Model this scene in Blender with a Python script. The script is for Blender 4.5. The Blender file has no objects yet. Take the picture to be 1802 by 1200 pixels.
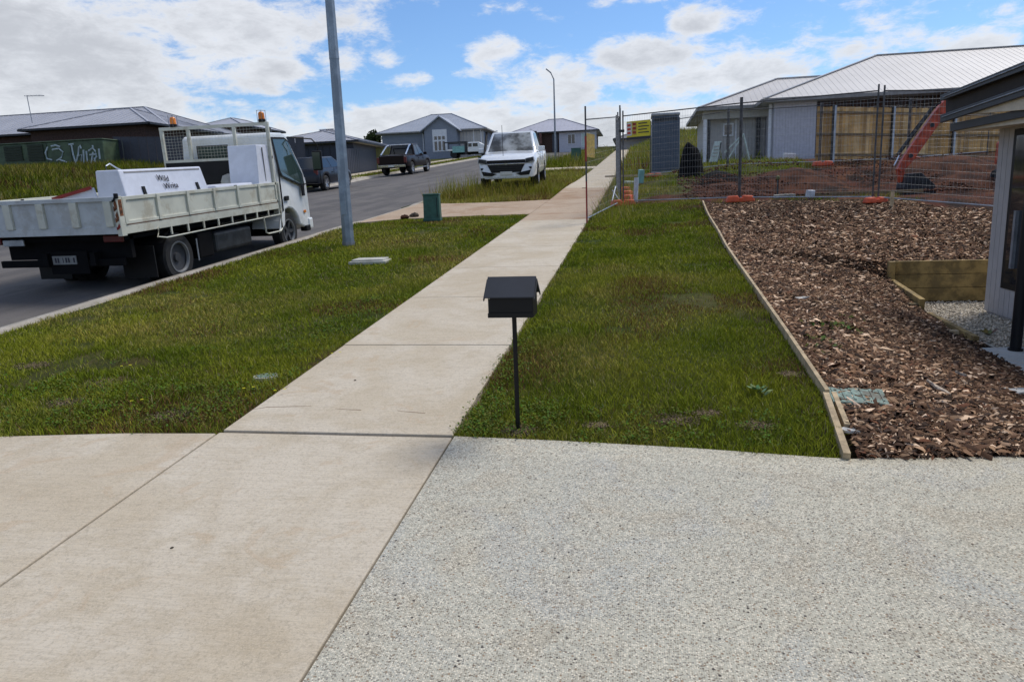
import bpy, math, random
import numpy as np
from mathutils import Vector, Matrix
random.seed(7); RNG = np.random.default_rng(11)
SC = bpy.context.scene
COL = SC.collection
PI = math.pi

# ------------------------------------------------------------------ camera
RM = np.array([[0.98469155, -0.00156198, -0.17429891],
               [0.17068765, -0.19404615, 0.96602889],
               [-0.03533095, -0.98099116, -0.190809]])      # world <- (right, down, forward)
FPX = 1280.0
cam = bpy.data.cameras.new('camera'); camo = bpy.data.objects.new('camera', cam); COL.objects.link(camo)
cam.sensor_width = 36; cam.lens = FPX/1802*36; cam.clip_start = .05; cam.clip_end = 3000
camo.matrix_world = Matrix([[RM[0,0], -RM[0,1], -RM[0,2], 0], [RM[1,0], -RM[1,1], -RM[1,2], 0],
                            [RM[2,0], -RM[2,1], -RM[2,2], 0], [0, 0, 0, 1]])
SC.camera = camo

def ray(x, y):
    return RM @ np.array([x-901, y-600, FPX])

# ------------------------------------------------------------------ light
SUN_EL, SUN_AZ = math.radians(56), math.radians(42)           # azimuth from +Y towards +X
sd = Vector((math.cos(SUN_EL)*math.sin(SUN_AZ), math.cos(SUN_EL)*math.cos(SUN_AZ), math.sin(SUN_EL)))
sun = bpy.data.lights.new('sun', 'SUN'); suno = bpy.data.objects.new('sun', sun); COL.objects.link(suno)
sun.energy = 2.7; sun.angle = math.radians(22); sun.color = (1, .94, .85)
suno.rotation_euler = sd.to_track_quat('Z', 'Y').to_euler()
SC.view_settings.view_transform = 'Standard'; SC.view_settings.look = 'None'
SC.view_settings.exposure = 0.03; SC.view_settings.gamma = 1
SC.view_settings.use_curve_mapping = False
SKY_STRENGTH = 0.1

def N(nt, kind, **kw):
    n = nt.nodes.new(kind)
    for k, v in kw.items():
        if k in n.inputs.keys() and not hasattr(type(n), k): n.inputs[k].default_value = v
        else: setattr(n, k, v)
    return n
def mth(nt, op, a, b=None, c=None, clamp=False):
    n = nt.nodes.new('ShaderNodeMath'); n.operation = op; n.use_clamp = clamp
    for i, v in enumerate((a, b, c)):
        if v is None: continue
        if isinstance(v, (int, float)): n.inputs[i].default_value = v
        else: nt.links.new(v, n.inputs[i])
    return n.outputs[0]
def mixc(nt, fac, a, b, blend='MIX'):
    n = nt.nodes.new('ShaderNodeMix'); n.data_type = 'RGBA'; n.blend_type = blend
    for i, v in ((0, fac), (6, a), (7, b)):
        if isinstance(v, (int, float)): n.inputs[i].default_value = v
        elif isinstance(v, tuple): n.inputs[i].default_value = (*v[:3], 1)
        else: nt.links.new(v, n.inputs[i])
    return n.outputs[2]
def sstep(nt, v, lo, hi, a=0., b=1.):
    n = nt.nodes.new('ShaderNodeMapRange'); n.interpolation_type = 'SMOOTHSTEP'
    nt.links.new(v, n.inputs[0])
    for i, k in enumerate((lo, hi, a, b)): n.inputs[i+1].default_value = k
    return n.outputs[0]

world = bpy.data.worlds.new('World'); SC.world = world; world.use_nodes = True
nt = world.node_tree; nt.nodes.clear()
sky = nt.nodes.new('ShaderNodeTexSky'); sky.sky_type = 'NISHITA'; sky.sun_disc = False
sky.sun_elevation = SUN_EL; sky.sun_rotation = SUN_AZ; sky.air_density = 1.0; sky.dust_density = .3; sky.ozone_density = 2.2
tc = nt.nodes.new('ShaderNodeTexCoord')
sep = nt.nodes.new('ShaderNodeSeparateXYZ'); nt.links.new(tc.outputs['Generated'], sep.inputs[0])
sx, sy, sz = sep.outputs
az = mth(nt, 'MULTIPLY', mth(nt, 'ARCTAN2', sx, sy), 180/PI)
el = mth(nt, 'MULTIPLY', mth(nt, 'ARCSINE', sz), 180/PI)
comb = nt.nodes.new('ShaderNodeCombineXYZ')
nt.links.new(sx, comb.inputs[0]); nt.links.new(sy, comb.inputs[1]); nt.links.new(mth(nt, 'MULTIPLY', sz, 2.3), comb.inputs[2])
def noise(nt, vec, scale, detail, rough=.55, dist=0.):
    n = nt.nodes.new('ShaderNodeTexNoise'); n.inputs['Scale'].default_value = scale
    n.inputs['Detail'].default_value = detail; n.inputs['Roughness'].default_value = rough
    n.inputs['Distortion'].default_value = dist
    if vec is not None: nt.links.new(vec, n.inputs['Vector'])
    return n.outputs[0]
nz1 = noise(nt, comb.outputs[0], 5.0, 10, .6, .15)
nz2 = noise(nt, comb.outputs[0], 19.0, 9, .68, .25)
def azel(x, y):
    d = ray(x, y); d = d/np.linalg.norm(d)
    return math.degrees(math.atan2(d[0], d[1])), math.degrees(math.asin(d[2]))
# cloud banks as the photograph's sky has them: (x, y, half width, half height, weight); the noise gives their edges
CL = [(70, 90, 380, 150, .55), (330, 40, 330, 75, .5), (120, 180, 330, 60, .4), (620, 5, 90, 30, .25),
      (465, 135, 95, 38, .55), (720, 205, 230, 34, .5), (1010, 150, 140, 45, .42), (597, 105, 50, 30, .38), (682, 105, 36, 20, .34), (727, 138, 40, 20, .36),
      (872, 18, 44, 18, .28), (862, 98, 60, 40, .42), (830, 125, 40, 25, .2), (1222, 38, 62, 28, .5), (1120, 95, 110, 40, .55), (940, 130, 80, 35, .3),
      (1040, 60, 30, 20, .0), (1300, 135, 200, 48, .5), (1500, 110, 120, 34, .32), (1720, 82, 120, 34, .45),
      (1100, 2, 90, 12, .25), (410, 190, 60, 22, .3), (1790, 30, 60, 40, .2)]
bias = None
for (cx, cy, rx, ry, w) in CL:
    a0, e0 = azel(cx, cy); a1, _ = azel(cx+rx, cy); _, e1 = azel(cx, cy-ry)
    ra = max(abs(a1-a0), .3); re = max(abs(e1-e0), .3)
    u = mth(nt, 'DIVIDE', mth(nt, 'SUBTRACT', az, a0), ra); v = mth(nt, 'DIVIDE', mth(nt, 'SUBTRACT', el, e0), re)
    r = mth(nt, 'SQRT', mth(nt, 'ADD', mth(nt, 'MULTIPLY', u, u), mth(nt, 'MULTIPLY', v, v)))
    b = sstep(nt, r, 1.35, .25, 0., w)
    bias = b if bias is None else mth(nt, 'MAXIMUM', bias, b)
band = sstep(nt, mth(nt, 'ADD', el, mth(nt, 'MULTIPLY', mth(nt, 'SUBTRACT', nz1, .5), 7.)), 8.6, 4.6, 0., .50)
bias = mth(nt, 'MAXIMUM', bias, band)
high = sstep(nt, el, 17., 28., 0., .17)                          # broken cloud goes on overhead
bias = mth(nt, 'MAXIMUM', bias, high)
dens = mth(nt, 'ADD', mth(nt, 'ADD', mth(nt, 'MULTIPLY', mth(nt, 'SUBTRACT', nz1, .5), 1.5), mth(nt, 'MULTIPLY', mth(nt, 'SUBTRACT', nz2, .5), 1.15)), bias)
mask = sstep(nt, dens, .02, .40, 0., 1.)
nz3 = noise(nt, comb.outputs[0], 7.0, 6, .6)
thick = sstep(nt, mth(nt, 'ADD', dens, mth(nt, 'MULTIPLY', nz3, .6)), .45, 1.15, 0., 1.)
ccol = mixc(nt, thick, (8.4, 8.6, 9.0), (5.7, 5.85, 6.2))
skyc = mixc(nt, 1.0, sky.outputs[0], (.88, 1.10, 1.36), 'MULTIPLY')
allc = mixc(nt, mth(nt, 'MULTIPLY', mask, .93), skyc, ccol)
bg = nt.nodes.new('ShaderNodeBackground'); bg.inputs[1].default_value = SKY_STRENGTH
nt.links.new(allc, bg.inputs[0])
out = nt.nodes.new('ShaderNodeOutputWorld'); nt.links.new(bg.outputs[0], out.inputs[0])

# ------------------------------------------------------------------ terrain
S0 = 0.0750486
def base(Y):
    Y = np.asarray(Y, float)
    return np.interp(Y, [-60, -4, 0, 40, 110, 160, 260, 600], [-.3, -.3, 0, S0*40, S0*40+.083*70, S0*40+.083*70+.5, S0*40+.083*70-2, -25])
def ss(a, b, x):
    t = np.clip((x-a)/(b-a), 0, 1); return t*t*(3-2*t)
def XL(Y): return np.interp(Y, [34, 46], [-16.4, -17.3])
XR = -6.8
CX = np.array([-1.1, -.3, 1.2, 2.2, 3.0, 3.5, 4.5, 8, 14, 60])
CY = np.array([-3, 0, 2, 4, 6, 8.3, 10, 11.6, 11.8, 13, 15.5, 17, 19, 21, 23, 25, 27, 29, 32, 36, 50, 80, 120])
def _ctl():
    pz = -1.7+base(CY)
    Z = np.zeros((len(CY), len(CX)))
    right = {-3: -1.72, 0: -1.72, 2: -1.72, 4: -1.72, 6: -1.72, 8.3: -1.72, 10: -1.66, 11.6: -1.34, 11.8: -1.13, 13: -.85, 15.5: -.3, 17: -.17, 19: -.24,
             21: .04, 23: .50, 25: .82, 27: .98, 29: 1.1, 32: 1.2, 36: 1.35, 50: None, 80: None, 120: None}
    mid = {17: .2, 19: .26, 21: .3, 23: .42, 25: .48, 27: .5, 29: .5, 32: .45, 36: .4}
    for i, y in enumerate(CY):
        r = right[int(y) if float(y).is_integer() else float(y)]
        ro = {50: .7, 80: 1.6, 120: 1.6}[int(y)] if r is None else r-pz[i]
        for j, x in enumerate(CX):
            if y < 9: w = [0, 0, 0, .36, .74, .97, 1, 1, 1, 1][j]
            elif y < 12.5: w = [0, 0, 0, .38, .72, 1, 1, 1, 1, 1][j]
            else: w = [0, .12, .5, .8, .95, 1, 1, 1, 1, 1][j]
            Z[i, j] = ro*w
            if y in mid and 1 <= j <= 3: Z[i, j] = max(Z[i, j], mid[int(y)]*(.5 if j == 1 else 1))
            if 12.5 < y < 16 and j == 2: Z[i, j] = .06
            if 12.5 < y < 16 and j == 1: Z[i, j] = .03
    return Z
CZ = _ctl()
def H(X, Y):
    X, Y = np.broadcast_arrays(np.asarray(X, float), np.asarray(Y, float))
    z = -1.7+base(Y)
    z = z + 1.55*ss(0, 14, XL(Y)-3.0-X)*(1-ss(55, 78, Y))
    z = z + .22*np.exp(-((X+4.4)/1.5)**2-((Y-27)/3.5)**2)
    xi = np.clip(np.searchsorted(CX, X)-1, 0, len(CX)-2); yi = np.clip(np.searchsorted(CY, Y)-1, 0, len(CY)-2)
    tx = np.clip((X-CX[xi])/(CX[xi+1]-CX[xi]), 0, 1); ty = np.clip((Y-CY[yi])/(CY[yi+1]-CY[yi]), 0, 1)
    o = (CZ[yi, xi]*(1-tx)+CZ[yi, xi+1]*tx)*(1-ty)+(CZ[yi+1, xi]*(1-tx)+CZ[yi+1, xi+1]*tx)*ty
    return z+np.where(X > -1.1, o, 0)
def h(x, y): return float(H(x, y))
def at(x, y, **k):
    d = ray(x, y); (a, v), = k.items(); i = 'XYZ'.index(a); return d*v/d[i]
def hit(x, y):
    d = ray(x, y); d = d/np.linalg.norm(d); t = 1.
    for i in range(6000):
        p = d*t
        if p[2] < H(p[0], p[1]): return p
        t += .02+t*.0006
    return p

def vnoise(X, Y, sc, seed=0):
    X = np.asarray(X)*sc+seed*17.3; Y = np.asarray(Y)*sc+seed*9.7
    xi = np.floor(X).astype(np.int64); yi = np.floor(Y).astype(np.int64); fx = X-xi; fy = Y-yi
    fx = fx*fx*(3-2*fx); fy = fy*fy*(3-2*fy)
    def hh(a, b):
        n = (a*374761393+b*668265263+seed*1442695) & 0x7fffffff
        n = ((n ^ (n >> 13))*1274126177) & 0x7fffffff
        return ((n ^ (n >> 16)) & 0xffff)/65535.
    return (hh(xi, yi)*(1-fx)+hh(xi+1, yi)*fx)*(1-fy)+(hh(xi, yi+1)*(1-fx)+hh(xi+1, yi+1)*fx)*fy
def fbm(X, Y, sc, seed=0):
    return vnoise(X, Y, sc, seed)*.55+vnoise(X, Y, sc*2.1, seed+1)*.3+vnoise(X, Y, sc*4.3, seed+2)*.15

# ------------------------------------------------------------------ materials
M = {}
def mat(name, col, rough=.7, metal=0., var=.12, vscale=6., bump=0., bscale=60., spec=.5, col2=None, attr=False, alpha=None, coat=0., dirt=None):
    m = bpy.data.materials.new(name); m.use_nodes = True; nt = m.node_tree; p = nt.nodes['Principled BSDF']
    p.inputs['Roughness'].default_value = rough; p.inputs['Metallic'].default_value = metal
    p.inputs['Specular IOR Level'].default_value = spec
    if coat: p.inputs['Coat Weight'].default_value = coat
    geo = nt.nodes.new('ShaderNodeNewGeometry'); pos = geo.outputs['Position']
    if attr:
        a = nt.nodes.new('ShaderNodeAttribute'); a.attribute_name = 'Col'; c = a.outputs['Color']
        p.inputs['Base Color'].default_value = (*col, 1)
        nt.links.new(c, p.inputs['Base Color'])
    else:
        n = noise(nt, pos, vscale, 5, .6)
        c2 = col2 or tuple(x*(1-var*1.6) for x in col)
        c1 = col if col2 else tuple(min(1, x*(1+var*.5)) for x in col)
        c = mixc(nt, sstep(nt, n, .38, .62), c1, c2)
        if dirt:
            n2 = noise(nt, pos, 2.5, 7, .75); c = mixc(nt, sstep(nt, n2, .50, .64, 0, dirt[1]), c, dirt[0])
        nt.links.new(c, p.inputs['Base Color'])
    if bump:
        n = noise(nt, pos, bscale, 4, .6); b = nt.nodes.new('ShaderNodeBump')
        b.inputs['Strength'].default_value = bump; b.inputs['Distance'].default_value = .02
        nt.links.new(n, b.inputs['Height']); nt.links.new(b.outputs[0], p.inputs['Normal'])
    M[name] = m
    return m

def concrete(name, c1, c2, stain, stain_amt, brush=0., scale=1.2, speck=.25):
    m = bpy.data.materials.new(name); m.use_nodes = True; nt = m.node_tree; p = nt.nodes['Principled BSDF']
    p.inputs['Roughness'].default_value = .88; p.inputs['Specular IOR Level'].default_value = .25
    geo = nt.nodes.new('ShaderNodeNewGeometry'); pos = geo.outputs['Position']
    c = mixc(nt, sstep(nt, noise(nt, pos, scale, 6, .62, .4), .42, .58), c1, c2)
    c = mixc(nt, sstep(nt, noise(nt, pos, scale*.6, 5, .7, .8), .48, .64, 0, stain_amt), c, stain)
    c = mixc(nt, sstep(nt, noise(nt, pos, scale*3.2, 8, .8, .3), .50, .60, 0, .42), c, (c2[0]*.74, c2[1]*.69, c2[2]*.60))
    c = mixc(nt, sstep(nt, noise(nt, pos, 24, 5, .8), .55, .64, 0, .42), c, tuple(x*.60 for x in c1))
    c = mixc(nt, sstep(nt, noise(nt, pos, 2.3, 4, .6, 1.5), .60, .66, 0, .45), c, (.47, .35, .23))
    c = mixc(nt, sstep(nt, noise(nt, pos, 60, 3, .7), .50, .62, 0, speck*1.6), c, tuple(x*.60 for x in c1))
    c = mixc(nt, sstep(nt, noise(nt, pos, 130, 2, .6), .48, .62, 0, .4), c, tuple(min(1, x*1.22) for x in c1))
    mp = nt.nodes.new('ShaderNodeMapping'); mp.inputs['Scale'].default_value = (1.5, 28, 1.5); nt.links.new(pos, mp.inputs[0])
    br = noise(nt, mp.outputs[0], 3.0, 6, .7)
    c = mixc(nt, sstep(nt, br, .46, .60, 0, brush), c, tuple(x*.7 for x in c1))
    nt.links.new(c, p.inputs['Base Color'])
    b = nt.nodes.new('ShaderNodeBump'); b.inputs['Strength'].default_value = .5; b.inputs['Distance'].default_value = .004
    nt.links.new(mth(nt, 'ADD', noise(nt, pos, 90, 5, .7), mth(nt, 'MULTIPLY', br, 1.3)), b.inputs['Height']); nt.links.new(b.outputs[0], p.inputs['Normal'])
    M[name] = m; return m

concrete('path_concrete', (.52, .445, .335), (.58, .515, .415), (.44, .36, .25), .5, .25)
concrete('crossing_concrete', (.42, .31, .215), (.48, .375, .275), (.31, .185, .10), .9, .35, .7)
concrete('kerb_concrete', (.36, .33, .28), (.44, .40, .35), (.22, .19, .15), .6, .1, 2.)
concrete('slab_concrete', (.40, .42, .42), (.46, .47, .46), (.33, .33, .3), .4, .1, 2.)
# exposed aggregate
def aggregate():
    m = bpy.data.materials.new('exposed_aggregate'); m.use_nodes = True; nt = m.node_tree; p = nt.nodes['Principled BSDF']
    p.inputs['Roughness'].default_value = .8; p.inputs['Specular IOR Level'].default_value = .3
    geo = nt.nodes.new('ShaderNodeNewGeometry'); pos = geo.outputs['Position']
    base_ = mixc(nt, sstep(nt, noise(nt, pos, .9, 5, .6, .5), .35, .65), (.47, .45, .365), (.44, .43, .36))
    base_ = mixc(nt, sstep(nt, noise(nt, pos, 1.9, 6, .75, .8), .48, .60, 0, .6), base_, (.40, .355, .27))
    base_ = mixc(nt, sstep(nt, noise(nt, pos, 1.3, 4, .6, .8), .52, .64, 0, .45), base_, (.39, .41, .40))
    def vor(scale):
        v = nt.nodes.new('ShaderNodeTexVoronoi'); v.inputs['Scale'].default_value = scale; v.inputs['Randomness'].default_value = 1
        nt.links.new(pos, v.inputs['Vector']); return v
    v = vor(130.)
    s = nt.nodes.new('ShaderNodeSeparateColor'); nt.links.new(v.outputs['Color'], s.inputs[0])
    peb = mixc(nt, sstep(nt, s.outputs[0], .15, .85), (.17, .145, .11), (.78, .71, .57))
    peb = mixc(nt, sstep(nt, s.outputs[2], .86, .9), peb, (.17, .155, .14))
    c = mixc(nt, mth(nt, 'MULTIPLY', sstep(nt, v.outputs['Distance'], .65, .3), .8), base_, peb)
    v2 = vor(62.); s2 = nt.nodes.new('ShaderNodeSeparateColor'); nt.links.new(v2.outputs['Color'], s2.inputs[0])
    dk = mth(nt, 'MULTIPLY', sstep(nt, s2.outputs[1], .66, .72), sstep(nt, v2.outputs['Distance'], .34, .24))
    dcol = mixc(nt, s2.outputs[0], (.13, .11, .09), (.30, .20, .12))
    c = mixc(nt, mth(nt, 'MULTIPLY', dk, .85), c, dcol)
    v3 = vor(38.); s3 = nt.nodes.new('ShaderNodeSeparateColor'); nt.links.new(v3.outputs['Color'], s3.inputs[0])
    dk3 = mth(nt, 'MULTIPLY', sstep(nt, s3.outputs[1], .90, .91), sstep(nt, v3.outputs['Distance'], .26, .16))
    c = mixc(nt, dk3, c, (.07, .062, .055))
    nt.links.new(c, p.inputs['Base Color'])
    b = nt.nodes.new('ShaderNodeBump'); b.inputs['Strength'].default_value = .6; b.inputs['Distance'].default_value = .004; b.invert = True
    nt.links.new(v.outputs['Distance'], b.inputs['Height']); nt.links.new(b.outputs[0], p.inputs['Normal'])
    M['exposed_aggregate'] = m
aggregate()
def asphalt():
    m = bpy.data.materials.new('asphalt'); m.use_nodes = True; nt = m.node_tree; p = nt.nodes['Principled BSDF']
    p.inputs['Roughness'].default_value = .85; p.inputs['Specular IOR Level'].default_value = .3
    geo = nt.nodes.new('ShaderNodeNewGeometry'); pos = geo.outputs['Position']
    mp = nt.nodes.new('ShaderNodeMapping'); mp.inputs['Scale'].default_value = (1.6, .12, 1); nt.links.new(pos, mp.inputs[0])
    c = mixc(nt, sstep(nt, noise(nt, mp.outputs[0], 1.0, 6, .65), .42, .60), (.080, .073, .070), (.118, .107, .100))
    c = mixc(nt, sstep(nt, noise(nt, pos, .7, 6, .7), .5, .64, 0, .5), c, (.165, .15, .13))
    c = mixc(nt, sstep(nt, noise(nt, pos, 90, 2, .6), .5, .72, 0, .5), c, (.2, .19, .18))
    nt.links.new(c, p.inputs['Base Color'])
    b = nt.nodes.new('ShaderNodeBump'); b.inputs['Strength'].default_value = .5; b.inputs['Distance'].default_value = .01
    nt.links.new(noise(nt, pos, 80, 3, .7), b.inputs['Height']); nt.links.new(b.outputs[0], p.inputs['Normal'])
    M['asphalt'] = m
asphalt()
def ground_mat():
    m = bpy.data.materials.new('turf_soil'); m.use_nodes = True; nt = m.node_tree; p = nt.nodes['Principled BSDF']
    p.inputs['Roughness'].default_value = .95; p.inputs['Specular IOR Level'].default_value = .1
    geo = nt.nodes.new('ShaderNodeNewGeometry'); pos = geo.outputs['Position']
    a = nt.nodes.new('ShaderNodeAttribute'); a.attribute_name = 'Col'; s = nt.nodes.new('ShaderNodeSeparateColor'); nt.links.new(a.outputs['Color'], s.inputs[0])
    g = mixc(nt, sstep(nt, noise(nt, pos, .8, 7, .7), .35, .65), (.060, .080, .014), (.105, .095, .030))
    g = mixc(nt, sstep(nt, noise(nt, pos, 14, 5, .7), .4, .7, 0, .7), g, (.040, .058, .014))
    g = mixc(nt, sstep(nt, noise(nt, pos, 1.7, 6, .75), .58, .74, 0, .6), g, (.16, .12, .06))
    soil = mixc(nt, sstep(nt, noise(nt, pos, 1.1, 7, .7), .43, .57), (.030, .019, .015), (.10, .036, .022))
    soil = mixc(nt, sstep(nt, noise(nt, pos, 1.6, 6, .7), .50, .62, 0, .85), soil, (.15, .062, .030))
    soil = mixc(nt, sstep(nt, noise(nt, pos, 9, 6, .7), .5, .7, 0, .6), soil, (.018, .013, .011))
    mul = mixc(nt, sstep(nt, noise(nt, pos, 16, 6, .75), .4, .65), (.028, .017, .012), (.085, .05, .033))
    c = mixc(nt, s.outputs[0], g, soil); c = mixc(nt, s.outputs[1], c, mul)
    nt.links.new(c, p.inputs['Base Color'])
    b = nt.nodes.new('ShaderNodeBump'); b.inputs['Strength'].default_value = 1.; b.inputs['Distance'].default_value = .06
    nt.links.new(noise(nt, pos, 9, 8, .75), b.inputs['Height']); nt.links.new(b.outputs[0], p.inputs['Normal'])
    M['turf_soil'] = m
ground_mat()
def roofm(name, c1, axis_scale=(5.2, 5.2, 0), rough=.45, metal=.0):
    m = bpy.data.materials.new(name); m.use_nodes = True; nt = m.node_tree; p = nt.nodes['Principled BSDF']
    p.inputs['Roughness'].default_value = rough; p.inputs['Metallic'].default_value = metal
    geo = nt.nodes.new('ShaderNodeNewGeometry'); pos = geo.outputs['Position']
    c = mixc(nt, sstep(nt, noise(nt, pos, .5, 5, .6), .3, .7), c1, tuple(x*.86 for x in c1)); nt.links.new(c, p.inputs['Base Color'])
    M[name] = m
for a in (('steel_roof_light', (.50, .48, .465)), ('steel_roof_lilac', (.44, .44, .50)), ('steel_roof_dark', (.13, .13, .145)), ('steel_roof_grey', (.33, .36, .42)),
          ('steel_roof_brown', (.16, .15, .16)), ('steel_roof_mid', (.38, .385, .42))): roofm(*a)
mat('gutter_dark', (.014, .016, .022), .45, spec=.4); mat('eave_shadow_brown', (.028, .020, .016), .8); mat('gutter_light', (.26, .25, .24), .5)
mat('soffit_beige', (.62, .54, .42), .8, var=.06); mat('soffit_grey', (.40, .385, .34), .8, var=.05)
mat('cladding_grey', (.40, .38, .37), .75, var=.04); mat('cladding_dark', (.05, .05, .055), .7)
mat('wall_grey', (.46, .45, .44), .8, var=.05); mat('wall_light', (.50, .50, .56), .8, var=.05); mat('wall_bluegrey', (.22, .25, .31), .75, var=.05)
mat('wall_white', (.72, .74, .78), .7, var=.05); mat('brick_brown', (.07, .038, .03), .9, var=.25, vscale=9); mat('wall_taupe', (.30, .28, .28), .8, var=.06)
mat('fence_steel_dark', (.035, .038, .055), .5, var=.08); mat('fence_timber_green', (.12, .12, .035), .8)
mat('paling_a', (.62, .37, .13), .85, var=.14, vscale=2.2, bump=.2, bscale=20); mat('paling_b', (.42, .25, .09), .85, var=.14, vscale=2.2, bump=.2, bscale=20); mat('paling_c', (.72, .48, .21), .85, var=.14, vscale=2.2, bump=.2, bscale=20)
mat('rail_timber', (.2, .145, .08), .85); mat('sleeper', (.34, .235, .085), .85, var=.3, vscale=5, bump=.3, dirt=((.22, .16, .07), .5))
mat('sleeper_end', (.15, .115, .06), .9, var=.3); mat('edging_timber', (.50, .385, .235), .85, var=.2, vscale=9, bump=.4, dirt=((.34, .25, .15), .5))
mat('galv', (.40, .44, .49), .42, .55, var=.12, vscale=5, dirt=((.30, .34, .40), .5)); mat('galv_dull', (.27, .29, .32), .5, .5, var=.15, vscale=8); mat('fence_tube', (.10, .098, .10), .6, .2, var=.25, vscale=10); mat('mesh_wire', (.30, .31, .32), .5, .3); mat('rust', (.16, .07, .035), .85, var=.3, vscale=30)
mat('pole_paint', (.27, .325, .385), .5, .35, var=.14, vscale=4, dirt=((.2, .25, .3), .6))
mat('black_powder', (.006, .006, .007), .5, var=.05, spec=.3); mat('mailbox_roof_lit', (.020, .024, .033), .5, var=.08, spec=.5)  # letterbox roof: paler black paints in the light falling on it
mat('truck_cream', (.62, .62, .53), .45, var=.07, vscale=3, dirt=((.36, .30, .2), .5)); mat('truck_white', (.76, .78, .78), .32, var=.05, vscale=3, coat=.3, dirt=((.48, .47, .42), .3))
mat('truck_tail_shaded', (.52, .55, .56), .5, var=.08, vscale=3, dirt=((.3, .27, .22), .4)); mat('box_white', (.70, .72, .80), .35, var=.04)  # tailboard: bluer grey puts the shade of the truck's rear into its colour
mat('black_plastic', (.008, .008, .009), .6, spec=.3); mat('tyre', (.018, .018, .019), .85, var=.2); mat('rim_steel', (.06, .062, .068), .55, .2); mat('rim_ring', (.20, .21, .22), .5, .4); mat('rim_alloy', (.5, .5, .52), .3, .7)
mat('chassis', (.006, .006, .007), .9, spec=.15); mat('amber', (.75, .22, .01), .25); mat('lens_red', (.10, .006, .008), .3); mat('lens_clear', (.5, .52, .55), .15)
mat('rust_red', (.20, .075, .03), .9, var=.4, vscale=20); mat('red_paint', (.30, .03, .02), .6)
mat('paint_white', (.74, .77, .80), .25, var=.03, coat=.6); mat('paint_black_red', (.007, .002, .003), .35, var=.1, coat=.0, spec=.2); mat('paint_navy', (.012, .015, .024), .3, var=.05, spec=.35)
mat('chrome', (.6, .62, .65), .15, .9); mat('ink', (.018, .018, .035), .6, var=0)
mat('glass_dark', (.010, .013, .015), .05, spec=.5, var=0); mat('glass_teal', (.035, .06, .055), .07, spec=.9, var=0); mat('window_glass', (.02, .023, .028), .06, spec=.9, var=0)
mat('windscreen_glass', (.30, .32, .33), .07, .55, var=.5, vscale=1.3); mat('number_plate', (.6, .6, .55), .5, var=.05); mat('plate_shade', (.20, .21, .21), .5)  # windscreen: pale patchy tone imitates bright sky reflections in the colour
mat('pit_green', (.024, .10, .075), .5, var=.15, vscale=8, dirt=((.05, .10, .085), .5)); mat('kiosk_green', (.06, .095, .05), .6, var=.2, vscale=2); mat('kiosk_dark', (.018, .028, .014), .7)
mat('graffiti_white', (.45, .52, .55), .6); mat('lid_concrete', (.48, .47, .42), .85, bump=.3, dirt=((.3, .28, .2), .5)); mat('lid_teal', (.20, .29, .25), .7, var=.25, vscale=25, bump=.3, dirt=((.12, .10, .07), .8))
mat('orange_block', (.62, .095, .028), .6, var=.15, dirt=((.28, .07, .04), .5)); mat('sign_yellow', (.62, .52, .02), .5, var=.05); mat('sign_red', (.5, .05, .03), .5); mat('sign_white', (.7, .7, .68), .5)
mat('sign_dull', (.60, .42, .10), .6, var=.2, vscale=20); mat('loo_blue', (.060, .085, .125), .45, var=.08); mat('loo_trim', (.30, .31, .32), .5); mat('loo_roof', (.30, .32, .34), .5)
mat('excavator_orange', (.52, .070, .022), .45, var=.25, vscale=6, dirt=((.18, .05, .03), .6)); mat('excavator_dark', (.03, .033, .036), .6, var=.3); mat('bucket_steel', (.03, .03, .034), .6, .3, var=.3, vscale=10)
mat('heap_black', (.007, .007, .008), .95, spec=.1, var=.4, vscale=8, bump=1., bscale=12); mat('heap_brown', (.090, .037, .021), .95, spec=.1, col2=(.030, .014, .010), vscale=2.2, bump=1., bscale=8)
mat('board_pale', (.52, .62, .60), .5, var=.1); mat('pvc', (.62, .65, .72), .5); mat('brick_pale', (.35, .33, .28), .85); mat('plastic_teal', (.2, .42, .40), .5)
mat('trunk', (.07, .05, .035), .9); mat('leaf', (.05, .07, .02), .9, attr=True, spec=.1); mat('blade', (.1, .15, .03), .85, attr=True, spec=.05)
mat('chip', (.2, .1, .05), .85, attr=True, spec=.2); mat('pebble', (.5, .48, .42), .9, attr=True, spec=.15)
mat('stone_brown', (.09, .07, .05), .9, var=.4, vscale=15, bump=.6); mat('door_grey', (.26, .26, .28), .5); mat('joint', (.055, .045, .035), .95, var=.3, vscale=20)
mat('brick_house', (.17, .08, .065), .9, var=.3, vscale=5)
def add_weave(m):
    nt = m.node_tree; p = nt.nodes['Principled BSDF']; geo = nt.nodes.new('ShaderNodeNewGeometry')
    mp = nt.nodes.new('ShaderNodeMapping'); mp.inputs['Scale'].default_value = (1, 1, 0.04); nt.links.new(geo.outputs['Position'], mp.inputs[0])
    n = noise(nt, mp.outputs[0], 12, 3, .6); b = nt.nodes.new('ShaderNodeBump'); b.inputs['Strength'].default_value = .35; b.inputs['Distance'].default_value = .01
    nt.links.new(n, b.inputs['Height']); nt.links.new(b.outputs[0], p.inputs['Normal'])
add_weave(M['pole_paint'])

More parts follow.
